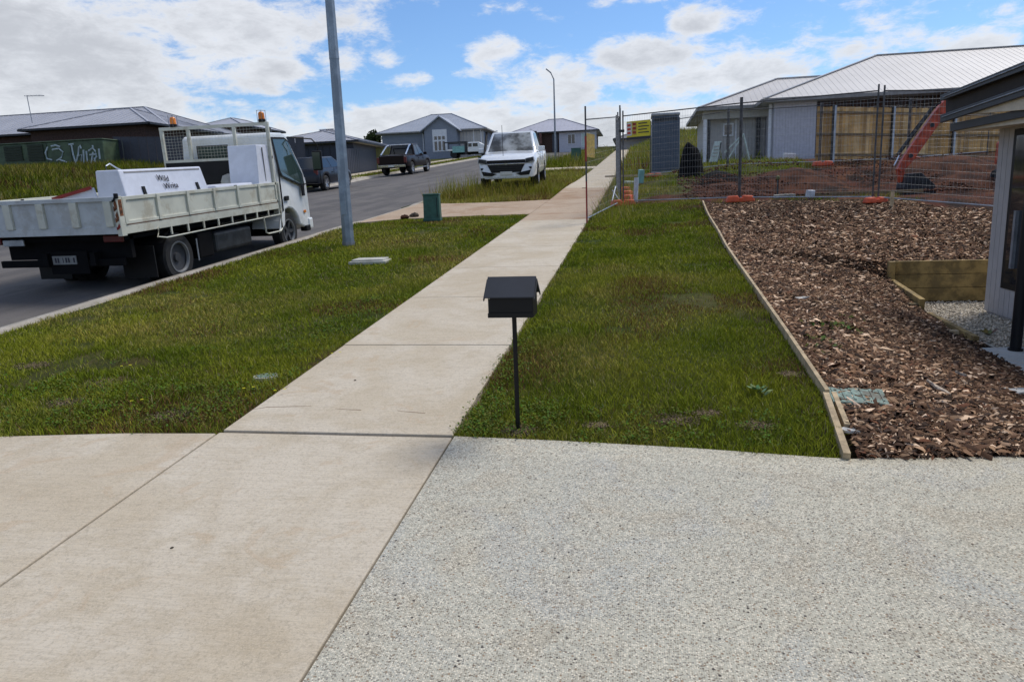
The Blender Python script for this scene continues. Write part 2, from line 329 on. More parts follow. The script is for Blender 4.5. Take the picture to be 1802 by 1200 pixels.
# ------------------------------------------------------------------ mesh helpers
class MB:
    def __init__(s): s.v = []; s.f = []
    def add(s, vs, fs):
        o = len(s.v); s.v += [tuple(map(float, p)) for p in vs]; s.f += [tuple(i+o for i in f) for f in fs]; return s
    def box(s, c, d, rz=0, m=None):
        x, y, z = [q/2 for q in d]; P = [(-x,-y,-z),(x,-y,-z),(x,y,-z),(-x,y,-z),(-x,-y,z),(x,-y,z),(x,y,z),(-x,y,z)]
        cs, sn = math.cos(rz), math.sin(rz)
        P = [(a*cs-b*sn, a*sn+b*cs, q) for a, b, q in P]
        if m is not None: P = [tuple(m @ Vector(p)) for p in P]
        return s.add([(a+c[0], b+c[1], q+c[2]) for a, b, q in P], [(0,3,2,1),(4,5,6,7),(0,1,5,4),(1,2,6,5),(2,3,7,6),(3,0,4,7)])
    def bb(s, x0, x1, y0, y1, z0, z1): return s.box(((x0+x1)/2, (y0+y1)/2, (z0+z1)/2), (x1-x0, y1-y0, z1-z0))
    def beam(s, p0, p1, w, hh, up=(0, 0, 1)):
        p0, p1 = Vector(p0), Vector(p1); d = (p1-p0).normalized(); u = Vector(up); r = d.cross(u)
        if r.length < 1e-4: r = d.cross(Vector((1, 0, 0)))
        r.normalize(); u = r.cross(d); P = []
        for q in (p0, p1):
            for a, b in ((-1,-1),(1,-1),(1,1),(-1,1)): P.append(q+r*(a*w/2)+u*(b*hh/2))
        return s.add(P, [(0,1,2,3),(7,6,5,4),(0,4,5,1),(1,5,6,2),(2,6,7,3),(3,7,4,0)])
    def tube(s, pts, r, n=8, cap=True):
        pts = [Vector(p) for p in pts]; rr = r if isinstance(r, (list, tuple)) else [r]*len(pts); rings = []
        for i, p in enumerate(pts):
            d = (pts[min(i+1, len(pts)-1)]-pts[max(i-1, 0)]).normalized()
            a = d.cross(Vector((0, 0, 1)));
            if a.length < .05: a = d.cross(Vector((0, 1, 0)))
            a.normalize(); b = d.cross(a)
            rings.append([p+(a*math.cos(2*PI*k/n)+b*math.sin(2*PI*k/n))*rr[i] for k in range(n)])
        V = [q for R in rings for q in R]; F = []
        for i in range(len(pts)-1):
            for k in range(n): F.append((i*n+k, i*n+(k+1) % n, (i+1)*n+(k+1) % n, (i+1)*n+k))
        if cap: F += [tuple(range(n))[::-1], tuple(range((len(pts)-1)*n, len(pts)*n))]
        return s.add(V, F)
    def prism(s, poly, a0, a1, axis='x'):
        n = len(poly)
        def P(u, v, w): return {'x': (w, u, v), 'y': (u, w, v), 'z': (u, v, w)}[axis]
        V = [P(u, v, a0) for u, v in poly]+[P(u, v, a1) for u, v in poly]
        return s.add(V, [tuple(range(n))[::-1], tuple(range(n, 2*n))]+[(i, (i+1) % n, (i+1) % n+n, i+n) for i in range(n)])
    def quad(s, *p): return s.add(p, [tuple(range(len(p)))])
    def lathe(s, prof, c=(0, 0, 0), n=24, axis='x'):
        V = []; F = []; m = len(prof)
        for k in range(n):
            t = 2*PI*k/n
            for r, w in prof:
                a, b = r*math.cos(t), r*math.sin(t)
                q = (w, a, b) if axis == 'x' else (a, b, w)
                V.append((q[0]+c[0], q[1]+c[1], q[2]+c[2]))
        for k in range(n):
            for i in range(m-1): F.append((k*m+i, ((k+1) % n)*m+i, ((k+1) % n)*m+i+1, k*m+i+1))
        return s.add(V, F)
    def build(s, name, mt, parent=None, world=False, smooth=None, bevel=0, label=None):
        me = bpy.data.meshes.new(name)
        V = s.v
        if parent is not None and world:
            L = parent['_loc']; V = [(a-L[0], b-L[1], c-L[2]) for a, b, c in V]
        me.from_pydata(V, [], s.f); me.validate()
        import bmesh
        bm = bmesh.new(); bm.from_mesh(me); bmesh.ops.recalc_face_normals(bm, faces=bm.faces); bm.to_mesh(me); bm.free()
        if smooth is not None:
            me.shade_smooth(); me.set_sharp_from_angle(angle=math.radians(smooth))
        me.materials.append(M[mt] if isinstance(mt, str) else mt)
        o = bpy.data.objects.new(name, me); COL.objects.link(o)
        if parent is not None: o.parent = parent
        if bevel:
            b = o.modifiers.new('bevel', 'BEVEL'); b.width = bevel; b.segments = 2; b.limit_method = 'ANGLE'; b.angle_limit = math.radians(40)
        if label: o['label'] = label
        return o
def tag(o, label=None, cat=None, group=None, kind=None):
    if label: o['label'] = label
    if cat: o['category'] = cat
    if group: o['group'] = group
    if kind: o['kind'] = kind
    return o
def thing(name, label, cat, loc=(0, 0, 0), rz=0, group=None):
    o = bpy.data.objects.new(name, None); COL.objects.link(o); o.location = loc; o.rotation_euler = (0, 0, rz)
    o.empty_display_size = .2; o['_loc'] = tuple(float(a) for a in loc)
    return tag(o, label, cat, group)
def sub(name, me, parent, loc=None):
    o = bpy.data.objects.new(name, me); COL.objects.link(o); o.parent = parent
    if loc is not None: o.location = loc
    return o
def mesh_np(name, V, F, mt, cols=None, parent=None, smooth=False):
    V = np.asarray(V, np.float32); F = np.asarray(F, np.int32); me = bpy.data.meshes.new(name)
    k = F.shape[1]; me.vertices.add(len(V)); me.vertices.foreach_set('co', V.ravel())
    me.loops.add(F.size); me.loops.foreach_set('vertex_index', F.ravel())
    me.polygons.add(len(F)); me.polygons.foreach_set('loop_start', np.arange(0, F.size, k, dtype=np.int32))
    me.polygons.foreach_set('loop_total', np.full(len(F), k, np.int32)); me.update(calc_edges=True)
    if smooth: me.shade_smooth()
    if cols is not None:
        a = me.color_attributes.new('Col', 'FLOAT_COLOR', 'POINT')
        c = np.ones((len(V), 4), np.float32); c[:, :3] = cols; a.data.foreach_set('color', c.ravel())
    me.materials.append(M[mt]); o = bpy.data.objects.new(name, me); COL.objects.link(o)
    if parent is not None: o.parent = parent
    return o
def done_clean():
    for o in bpy.data.objects:
        if '_loc' in o.keys(): del o['_loc']

# ------------------------------------------------------------------ ground
def grid(name, xf, ys, zf, mt, colf=None, smooth=True):
    ys = np.asarray(ys, float); nx = len(xf(ys[0]))
    X = np.array([xf(y) for y in ys]); Y = np.repeat(ys[:, None], nx, 1); Z = zf(X, Y)
    V = np.stack([X, Y, Z], -1).reshape(-1, 3)
    i, j = np.meshgrid(np.arange(len(ys)-1), np.arange(nx-1), indexing='ij'); a = (i*nx+j).ravel()
    F = np.stack([a, a+1, a+nx+1, a+nx], 1)
    return mesh_np(name, V, F, mt, cols=None if colf is None else colf(X, Y).reshape(-1, 3), smooth=smooth)
PX0, PX1 = -2.665, -1.115          # footpath edges
def gx(y):
    xl = float(XL(y))
    return np.array([-400, -200, -120, -80, -60, -50, -44, -40, -36, -33, -30, -27, -24, -22, -20.5, -19.3, xl-.02, xl+.03, -12, XR-.33, XR-.28, -6.2, -5.4, -4.6, -3.8, -3.2, PX0-.01, PX0+.02,
                     PX1-.02, PX1+.01, -.6, -.3, 0, .3, .6, .9, 1.2, 1.5, 1.8, 2.1, 2.4, 2.7, 3.0, 3.3, 3.42, 3.48, 3.70, 3.72, 4.0, 4.5, 5, 5.5, 6, 6.5, 7, 7.5, 8, 9, 10, 12, 14, 18, 24, 32, 45, 60, 100, 200, 400.])
def gz(X, Y):
    z = H(X, Y)-.03
    road = (X > XL(Y)) & (X < XR-.3) & (Y < 150)
    z = np.where(road, z-.25, z)
    z = np.where((X > PX0) & (X < PX1) & (Y > 0) & (Y < 100), z-.12, z)
    z = np.where((Y < 4.0), z-.22, z)
    z = np.where((X > XR-.3) & (X < PX0+.01) & (Y > 17.7) & (Y < 21.3), z-.05, z)
    pad = (X > 3.71) & (Y > 7.9) & (Y < 11.62); z = np.where(pad, -1.73, z)
    z = np.where((X > 3.45) & (Y < 8.28), -1.85, z)
    lot = (X > 0) & (Y > 17) & (Y < 30)
    z = np.where(lot, z+(fbm(X, Y, 1.3, 5)-.5)*.30*ss(17, 19, Y)*(1-ss(27, 30, Y)), z)
    return z
def gc(X, Y):
    c = np.zeros(X.shape+(3,), np.float32)
    n = fbm(X, Y, .5, 9)
    soil = (((X > 1.0) & (Y > 16.5) & (Y < 26.5)) | ((X > 4.4) & (Y > 13.2) & (Y < 26.5))).astype(float)
    soil = np.where((X > .8) & (X < 5.2) & (Y > 22.0+(X-1)*.45), np.where(n > .68, .6, .0), soil)
    soil = np.where((X < 1.4) & (Y > 16.5), np.where((Y > 17.8) & (Y < 19.5) & (X > -.1), .9, .15+.5*(n > .6)), soil)
    soil = np.where((X > 5) & (Y >= 24), .9, soil)
    soil = np.where((Y > 33), .0, soil)
    soil = np.where((X < -.9) , np.where(n > .66, .35, 0), soil)
    mul = ((X > 1.15) & (Y < 16.9-(X-1.2)*.42) & (Y > 3)).astype(float)
    c[..., 0] = soil; c[..., 1] = mul
    return c
ys = np.concatenate([[-60, -20, -6, -3, -1, 0, 1, 2, 3, 3.98, 4.02], np.arange(4.4, 7.9, .4), [7.88, 7.92, 8.26, 8.3], np.arange(8.7, 11.5, .4), [11.60, 11.64], np.arange(12, 17.6, .35), [17.68, 17.72], np.arange(18, 21.2, .3), [21.28, 21.32], np.arange(21.6, 34, .3),
                     np.arange(34, 60, 1), np.arange(60, 130, 3), [135, 145, 149, 151, 160, 180, 210, 260, 340, 450, 600]])
g = grid('ground', gx, ys, gz, 'turf_soil', gc); tag(g, kind='structure')

def strip(name, xs_f, ys, off, mt):
    o = grid(name, xs_f, ys, lambda X, Y: H(X, Y)+off(X, Y), mt, smooth=False); return tag(o, kind='structure')
yr = np.concatenate([np.arange(-30, 60, 1.), np.arange(60, 142, 4.)])
def crown(X, Y):
    u = np.clip((X-XL(Y))/(XR-XL(Y)), 0, 1); return -.125+.10*(1-(2*u-1)**2)
strip('road', lambda y: np.linspace(float(XL(y))+.30, XR-.30, 13), yr, crown, 'asphalt')
def kerbprof(side):
    def xf(y):
        e = XR if side > 0 else float(XL(y)); s_ = -1 if side > 0 else 1
        v = [e+.02*-s_, e, e+s_*.13, e+s_*.17, e+s_*.34]
        return np.array(sorted(v))
    return xf
def kerboff(side):
    def of(X, Y):
        e = np.full(X.shape, XR) if side > 0 else XL(Y); d = np.abs(X-e)*np.where((X-e)*(-side) > 0, 1, -1)
        top = .012; drv = np.where((side > 0) & (((Y > 17.2) & (Y < 21.8)) | (Y < 4.6) | ((Y > 43) & (Y < 46.5))), 1, 0)
        prof = np.interp(d, [-.03, 0, .13, .17, .34], [-.1, top, top, -.085, -.118]); low = np.interp(d, [-.03, 0, .13, .17, .34], [-.1, .006, -.02, -.05, -.118])
        return np.where(drv == 1, low, prof)
    return of
yk = np.concatenate([np.arange(-12, 40, .5), np.arange(40, 142, 2.)])
strip('kerb', kerbprof(1), yk, kerboff(1), 'kerb_concrete'); strip('kerb', kerbprof(-1), yk, kerboff(-1), 'kerb_concrete')

def slab(x0, x1, y0, y1, mt, parent, th=.1, gap=.006, quadpts=None, nx=2, dz=0.):
    pts = quadpts or [(x0+gap, y0+gap), (x1-gap, y0+gap), (x1-gap, y1-gap), (x0+gap, y1-gap)]
    n = len(pts); m = MB(); V = [(x, y, h(x, y)+dz) for x, y in pts]+[(x, y, h(x, y)-th) for x, y in pts]
    m.add(V, [tuple(range(n)), tuple(range(n, 2*n))[::-1]]+[(i, (i+1) % n, (i+1) % n+n, i+n) for i in range(n)])
    return m.build('slab', mt, parent, world=True, bevel=.006)
fp = thing('footpath', None, None, (0, 0, 0)); fp['kind'] = 'structure'
y = 4.09; k = 0
while y < 96:
    n = 2.03 if y < 40 else 4.06
    if 17.75 < y+.5 and y < 17.9: pass
    y1 = y+n
    slab(PX0, PX1, y, y1, 'crossing_concrete' if 15.8 < y < 24.5 else 'path_concrete', fp, gap=.006 if k else .012)
    y = y1; k += 1
mat('crack_rust', (.22, .12, .07), .95)
for pts_ in (((438, 722), (470, 717), (515, 716), (548, 715)), ((590, 719), (610, 721), (636, 722)), ((700, 724), (722, 726), (748, 727))):
    m = MB(); P = [hit(*q) for q in pts_]; m.tube([(p[0], p[1], h(p[0], p[1])+.0002) for p in P], [.001, .0022, .002, .001][:len(P)], 4); m.build('crack', 'crack_rust', fp, world=True)
cr = thing('crossover', None, None, (0, 0, 0)); cr['kind'] = 'structure'
slab(0, 0, 0, 0, 'path_concrete', cr, quadpts=[(PX0+.008, -3), (PX1-.009, -3), (PX1-.009, 4.065), (PX0+.008, 4.065)])
slab(0, 0, 0, 0, 'path_concrete', cr, quadpts=[(-6.78, -3), (PX0-.008, -3), (PX0-.008, 4.05), (-3.3, 4.02), (-4.3, 3.9), (-5.6, 3.55), (-6.78, 3.0)])
c2 = thing('crossover', None, None, (0, 0, 0)); c2['kind'] = 'structure'
slab(0, 0, 0, 0, 'crossing_concrete', c2, quadpts=[(PX0-.006, 17.8), (PX0-.006, 21.9), (-4.2, 21.5), (-5.6, 21.7), (-6.78, 22.4), (-6.78, 17.0), (-5.8, 17.65), (-4.6, 17.8)][::-1])
c3 = thing('crossover', None, None, (0, 0, 0)); c3['kind'] = 'structure'
slab(0, 0, 0, 0, 'path_concrete', c3, quadpts=[(-6.78, 43.0), (PX0-.006, 43.6), (PX0-.006, 46.2), (-6.78, 46.6)])
# opposite crossover and footpath
c4 = thing('crossover', None, None, (0, 0, 0)); c4['kind'] = 'structure'
m = MB(); P = [(-17.3, 41), (-17.2, 45.5), (-19.8, 45.2), (-21.5, 45.2), (-21.5, 41.5)]
m.add([(x, y_, h(x, y_)+.02) for x, y_ in P]+[(x, y_, h(x, y_)-.1) for x, y_ in P], [(0,1,2,3,4), (9,8,7,6,5)]+[(i, (i+1) % 5, (i+1) % 5+5, i+5) for i in range(5)])
m.build('slab', 'path_concrete', c4, world=True)
o = grid('pavement', lambda y: np.array([float(XL(y))-2.9, float(XL(y))-2.2, float(XL(y))-1.5]), np.arange(20, 100, 2.), lambda X, Y: H(X, Y)+.012, 'path_concrete'); tag(o, kind='structure')
# joint filler below the slabs
o = grid('subgrade', lambda y: np.array([-6.7, PX0, -1.9, PX1, -1.05]), np.arange(-3, 4.2, 1.), lambda X, Y: H(X, Y)-.03, 'joint'); tag(o, kind='structure')
o = grid('subgrade', lambda y: np.array([PX0+.01, -1.9, PX1-.01]), np.arange(4, 98, 2.), lambda X, Y: H(X, Y)-.03, 'joint'); tag(o, kind='structure')
# exposed aggregate driveway
_e = [hit(*q) for q in ((1490, 808), (1580, 808), (1690, 806), (1802, 803))]
edge = [(PX1+.004, 4.085), (-.42, 4.05), (.3, 3.99)]+[(float(q[0]), float(q[1])) for q in _e]+[(3.44, _e[-1][1]+.35), (5.0, 5.2), (9, 5.4)]
ex = np.array([p[0] for p in edge]); ey = np.array([p[1] for p in edge])
xs = np.concatenate([np.linspace(PX1+.004, 3.44, 30), [4, 5, 7, 9]])
V = []; F = []
tt = np.linspace(0, 1, 24)
for x in xs:
    e = np.interp(x, ex, ey)
    for t in tt: yy = -6+(e+6)*t**.6; V.append((x, yy, h(x, yy)))
    V.append((x, e+.001, h(x, e)-.12))
n = len(tt)+1
for i in range(len(xs)-1):
    for j in range(n-1): F.append((i*n+j, (i+1)*n+j, (i+1)*n+j+1, i*n+j+1))
drv = mesh_np('driveway', V, F, 'exposed_aggregate'); tag(drv, kind='structure')

# ------------------------------------------------------------------ grass, mulch, gravel
def blades(name, X, Y, hgt, wid, lean, cols, segs=2, zoff=-.03, label=None):
    n = len(X); Z = H(X, Y)+zoff; th = RNG.random(n)*2*PI; ld = RNG.random(n)*2*PI; lm = lean*hgt*RNG.random(n)*1.4
    dx, dy = np.cos(th)*wid/2, np.sin(th)*wid/2; lx, ly = np.cos(ld)*lm, np.sin(ld)*lm
    b0 = np.stack([X-dx, Y-dy, Z], 1); b1 = np.stack([X+dx, Y+dy, Z], 1); tip = np.stack([X+lx, Y+ly, Z+hgt], 1)
    if segs == 1:
        V = np.stack([b0, b1, tip], 1).reshape(-1, 3); F = np.arange(3*n).reshape(-1, 3); k = 3; cf = np.array([.6, .6, 1.15])
    else:
        m0 = np.stack([X-dx*.8+lx*.35, Y-dy*.8+ly*.35, Z+hgt*.62], 1); m1 = np.stack([X+dx*.8+lx*.35, Y+dy*.8+ly*.35, Z+hgt*.62], 1)
        V = np.stack([b0, b1, m1, m0, tip], 1).reshape(-1, 3); a = np.arange(n)[:, None]*5
        F = np.concatenate([a+np.array([[0, 1, 2]]), a+np.array([[0, 2, 3]]), a+np.array([[3, 2, 4]])]); k = 5; cf = np.array([1., 1., 1., 1., 1.])
    C = np.repeat(cols, k, 0)
    if segs == 1: C = np.repeat(cols, 3, 0)
    o = mesh_np(name, V, F, 'blade', cols=C); return tag(o, label, 'grass', kind='stuff')
def gcol(X, Y, dry=.04, n=None, green=0.):
    p = fbm(X, Y, 1.4, 3); q = fbm(X, Y, .55, 21); r = RNG.random(len(X))
    a = np.array([.155, .205, .014]); b = np.array([.31, .32, .030]); c = np.array([.46, .36, .10]); d = np.array([.36, .31, .16]); e = np.array([.20, .095, .045])
    C = a+(b-a)*np.clip((p-.3)*2.2+(r-.5)*.9, 0, 1)[:, None]
    t = np.clip((q-.45+dry)*4.0, 0, .75)*(RNG.random(len(X)) < .65); C = C+(c-C)*t[:, None]
    s = (RNG.random(len(X)) < .05+dry*.2); C[s] = d
    s = (RNG.random(len(X)) < np.clip((vnoise(X, Y, .9, 40)-.68)*2.2, 0, .5)); C[s] = e
    s = (RNG.random(len(X)) < green); C[s] = C[s]*np.array([.65, .9, .7])
    return C*(.75+.5*RNG.random(len(X)))[:, None]
def scatter(x0, x1, y0, y1, dens, ok):
    n = int((x1-x0)*(y1-y0)*dens); X = x0+(x1-x0)*RNG.random(n); Y = y0+(y1-y0)*RNG.random(n); k = ok(X, Y); return X[k], Y[k]
def edgeX(Y): return np.interp(Y, [3.9, 4.84, 8.04, 17.3], [1.10, 1.21, 1.25, 1.37])
def ragged(X, Y, x0, s): return X > x0+s*(vnoise(Y, Y*0, 7, 77)-.5)*.10
def lawnA(X, Y):
    fy = np.interp(X, [-6.7, -5.6, -4.3, -3.3, PX0], [3.02, 3.57, 3.92, 4.04, 4.08])
    return (Y > fy+(vnoise(X, Y, 6, 5)-.45)*.1) & (X < PX0+.0+(vnoise(Y, Y*.0, 6, 8)-.5)*.10) & (Y < np.interp(X, [-6.6, -5.8, -4.6, PX0], [17.0, 17.65, 17.78, 17.8]))
def lawnB(X, Y):
    fy = np.interp(X, ex, ey)
    return (Y > fy-.01+(vnoise(X, Y, 6, 15)-.5)*.03) & (X > PX1+.0-(vnoise(Y, Y*.0, 5, 18)-.4)*.10) & (X < edgeX(Y)-.02) & (np.hypot(X+.75, Y-4.24) > .07)
SPOTS = [(hit(x_, y_)[:2], r_) for x_, y_, r_ in ((912, 752, .10), (1190, 735, .13), (1245, 722, .09), (1330, 742, .10), (1390, 655, .09), (1050, 745, .07), (958, 778, .06), (190, 668, .16), (300, 728, .17), (110, 705, .13), (520, 700, .08), (690, 560, .05), (60, 640, .15))]
def bald(X, Y, thr=.755):
    b = vnoise(X, Y, 1.3, 61)*.6+vnoise(X, Y, 3.5, 62)*.4; keep = RNG.random(len(X)) > np.clip((b-thr+.08)*7, 0, .93)
    for (q, r_) in SPOTS:
        d = np.hypot((X-q[0])*.75, Y-q[1])/r_*(.75+.6*vnoise(X, Y, 9, 71)); keep &= ~((d < 1) & (RNG.random(len(X)) < .70))
    return keep
def lay(fn, x0, x1, bands, nm, lab, dry=0., scale=1., seg=2, hs=1.):
    for (y0, y1, dens, hg, wd) in bands:
        X, Y = scatter(x0, x1, y0, y1, dens, fn); k = bald(X, Y); X, Y = X[k], Y[k]
        hv = hg*hs*(.45+1.0*fbm(X, Y, 1.1, 31))*(.6+.8*RNG.random(len(X)))
        edge_clump = vnoise(X, Y, 2.4, 91) > .72; hv = np.where(edge_clump, hv*1.5, hv)
        o = blades(nm, X, Y, hv, np.full(len(X), wd)*(.6+.8*RNG.random(len(X))), .9, gcol(X, Y, dry), segs=seg, label=lab)
near = [(3.0, 6.5, 7500, .034, .0040), (6.5, 9.5, 4200, .036, .0055), (9.5, 13, 2300, .038, .008), (13, 18.2, 1400, .040, .011)]
lay(lawnA, -6.78, PX0+.06, near, 'verge_grass', 'mown green grass of the verge between kerb and footpath', .02)
lay(lawnB, PX1-.06, 1.40, near, 'lawn_grass', 'mown green lawn between footpath and mulch bed', -.06, hs=1.05)
# broad-leaved weeds along the slab edges
def weeds(name, pts, lab, n=26, r=.10, cols=((.06, .10, .012), (.13, .17, .03)), size=.018):
    V = []; F = []; C = []
    for (x, y_, s_) in pts:
        for i in range(n):
            a = random.random()*2*PI; d = r*s_*random.random()**.6; px_, py_ = x+math.cos(a)*d, y_+math.sin(a)*d; z = h(px_, py_)-.01+random.random()*.045*s_
            L = size*(.6+random.random()*.8); b = random.random()*2*PI; t = .1+random.random()*.8; w = L*.32
            u = Vector((math.cos(b), math.sin(b), t)).normalized()*L; v = Vector((-math.sin(b), math.cos(b), random.uniform(-.4, .4)))*w
            p = Vector((px_, py_, z)); k = len(V)
            V += [p, p+u*.5+v, p+u, p+u*.5-v]; F.append((k, k+1, k+2, k+3)); c = [random.uniform(cols[0][j], cols[1][j]) for j in range(3)]; C += [c]*4
    return tag(mesh_np(name, [tuple(v) for v in V], F, 'leaf', cols=np.array(C)), lab, 'weeds', kind='stuff')
W = []
for i in range(60): yy = 4.15+random.random()**1.6*2.6; W.append((PX1+.02+random.random()*.2, yy, random.uniform(.5, 1.1)))
for i in range(46): W.append((-1.05+random.random()*.55, 4.12+random.random()*.5, random.uniform(.6, 1.2)))
for i in range(40): W.append((random.uniform(-.4, 1.0), random.uniform(4.05, 4.6), random.uniform(.5, 1.1)))
weeds('lawn_weeds', W, 'dark broad leaf weeds round the foot of the black letterbox')
W = [(random.uniform(-4.9, -3.0), 4.1+random.random()*.9, random.uniform(.7, 1.5)) for i in range(110)]+[(PX0-.05-random.random()*.5, 4.2+random.random()*4, random.uniform(.5, 1.3)) for i in range(90)]+[(random.uniform(-6.3, -3), random.uniform(4.5, 12), random.uniform(.6, 1.3)) for i in range(120)]
weeds('verge_weeds', W, 'dark clover and broad leaf weeds in the verge grass by the crossing')
W = [(hit(1335, 690)[0], hit(1335, 690)[1], 1.)]
weeds('thistle', W, 'pale grey green thistle rosette in the lawn near the mulch bed', 22, .07, ((.12, .19, .08), (.2, .27, .13)), .042)
fl = []
for (x_, y_) in [(430, 692), (485, 696), (215, 652), (233, 714), (610, 512), (183, 570), (585, 630), (450, 560)]:
    fl.append(hit(x_, y_))
V = []; F = []
for p in fl:
    for q in range(2):
        a, b = p[0]+q*.06, p[1]+q*.03; k = len(V); z = h(a, b)+.035
        for t in range(6): V.append((a+.011*math.cos(t*PI/3), b+.011*math.sin(t*PI/3), z+.004*(t % 2)))
        F.append(tuple(range(k, k+6)))
tag(mesh_np('yellow_flowers', V, F, 'leaf', cols=np.tile([[.55, .5, .03]], (len(V), 1))), 'tiny yellow dandelion flowers dotted in the verge grass', 'flowers', kind='stuff')
sxy = np.concatenate([np.stack([q[0]+r_*1.15*RNG.normal(0, .45, 420), q[1]+r_*RNG.normal(0, .38, 420)], 1) for q, r_ in SPOTS])
sxy = sxy[(sxy[:, 0] < PX0-.02) | ((sxy[:, 0] > PX1+.02) & (sxy[:, 1] > np.interp(sxy[:, 0], ex, ey)+.02))]
n = len(sxy); rr = .003+.007*RNG.random(n)**2; oc = np.array([[1,0,0],[-1,0,0],[0,1,0],[0,-1,0],[0,0,.7],[0,0,-.7]])
V = (np.stack([sxy[:, 0], sxy[:, 1], H(sxy[:, 0], sxy[:, 1])-.022+.006*RNG.random(n)], 1)[:, None, :]+oc[None]*rr[:, None, None]*(.7+.6*RNG.random((n, 6, 1)))).reshape(-1, 3)
k = np.arange(n)[:, None]*6; F = np.concatenate([k+np.array([q]) for q in ((0,2,4),(2,1,4),(1,3,4),(3,0,4),(2,0,5),(1,2,5),(3,1,5),(0,3,5))])
C = np.array([[.20, .15, .095]])*(.5+.9*RNG.random(n))[:, None]
tag(mesh_np('bare_soil', V, F, 'pebble', cols=np.repeat(C, 6, 0)), 'crumbs of bare brown soil showing in worn spots of the lawns', 'soil', kind='stuff')
# rough verge around the white pickup, and beyond
vb = [(21.7, 27, 900, .13, .014), (27, 34, 500, .13, .02), (34, 43, 260, .14, .03)]
lay(lambda X, Y: (X < PX0-.03) & (Y > np.interp(X, [-6.8, -5.6, -4.2, PX0], [22.4, 21.7, 21.5, 21.9])) & ~((Y > 24.6) & (Y < 29) & (X > -5.5) & (X < -3.6)), -6.72, PX0, vb, 'rough_grass', 'rough overgrown verge grass around the parked white pickup', .20, seg=1, hs=1.)
X, Y = scatter(-6.7, -2.8, 22.2, 24.5, 120, lambda X, Y: vnoise(X, Y, 1.2, 4) > .38)
blades('tall_weeds', X, Y, .25+.4*RNG.random(len(X)), np.full(len(X), .02), .5, gcol(X, Y, .22)*np.array([.75, .68, .6]), 1, label='tall seeding weeds in front of the white pickup')
X, Y = scatter(-6.9, -5.5, 24.0, 26.5, 90, lambda X, Y: X < 99)
blades('tall_weeds', X, Y, .35+.5*RNG.random(len(X)), np.full(len(X), .02), .4, gcol(X, Y, .15), 1, label='tall weeds at the kerb beside the white pickup')
lay(lambda X, Y: X < PX0-.03, -6.7, PX0, [(46.7, 60, 120, .15, .05), (60, 96, 50, .2, .09)], 'far_verge_grass', 'far green verge grass beyond the white pickup', .06, seg=1)
X, Y = scatter(-6.3, -3.2, 47, 52, 40, lambda X, Y: vnoise(X, Y, .8, 14) > .4)
blades('tall_weeds', X, Y, .4+.6*RNG.random(len(X)), np.full(len(X), .05), .4, gcol(X, Y, .0)*.8, 1, label='tall weeds under the far lamp post')
# building lot grass
lay(lambda X, Y: ((vnoise(X, Y, .8, 6) > .32) & ~((X > .0) & (Y > 17.6) & (Y < 19.8))) & ~((X > 1.0) & (Y < 22.2+(X-1)*.45)), -1.0, 5.3, [(15.6, 20, 500, .07, .015), (20, 26, 380, .11, .02), (26, 32, 260, .12, .028)], 'lot_grass', 'patchy green grass on the building lot behind the wire fence', .05, seg=1)
X, Y = scatter(.9, 5.4, 15.0, 18, 260, lambda X, Y: (Y > 16.95-(X-1.2)*.42) & (vnoise(X, Y, 2, 8) > .42))
blades('lot_edge_grass', X, Y, .04+.08*RNG.random(len(X)), np.full(len(X), .014), .7, gcol(X, Y, .12), 1, label='sparse dry grass along the foot of the wire fence')
X, Y = scatter(-1.05, -.15, 15.2, 34, 90, lambda X, Y: X < 99)
blades('fence_weeds', X, Y, .15+.3*RNG.random(len(X)), np.full(len(X), .016), .6, gcol(X, Y, .16), 1, label='dry weeds along the footpath side of the wire fence')
X, Y = scatter(-1.0, 6, 34, 80, 26, lambda X, Y: X < 99)
blades('field_grass', X, Y, .3+.4*RNG.random(len(X)), np.full(len(X), .08), .6, gcol(X, Y, .10), 1, label='long green grass on the empty lot far beyond the fence')
X, Y = scatter(-60, -18.5, 14, 48, 60, lambda X, Y: X < XL(Y)-3.1)
blades('bank_grass', X, Y, .16+.3*RNG.random(len(X)), np.full(len(X), .05), .6, gcol(X, Y, .0)*.55, 1, label='grass bank across the street below the green cabinet')
X, Y = scatter(-19.2, -16.5, 30, 100, 70, lambda X, Y: (X < XL(Y)-.1) & (X > XL(Y)-1.45))
blades('opposite_verge_grass', X, Y, .08+.12*RNG.random(len(X)), np.full(len(X), .05), .6, gcol(X, Y, .0), 1, label='short verge grass on the far side of the street')

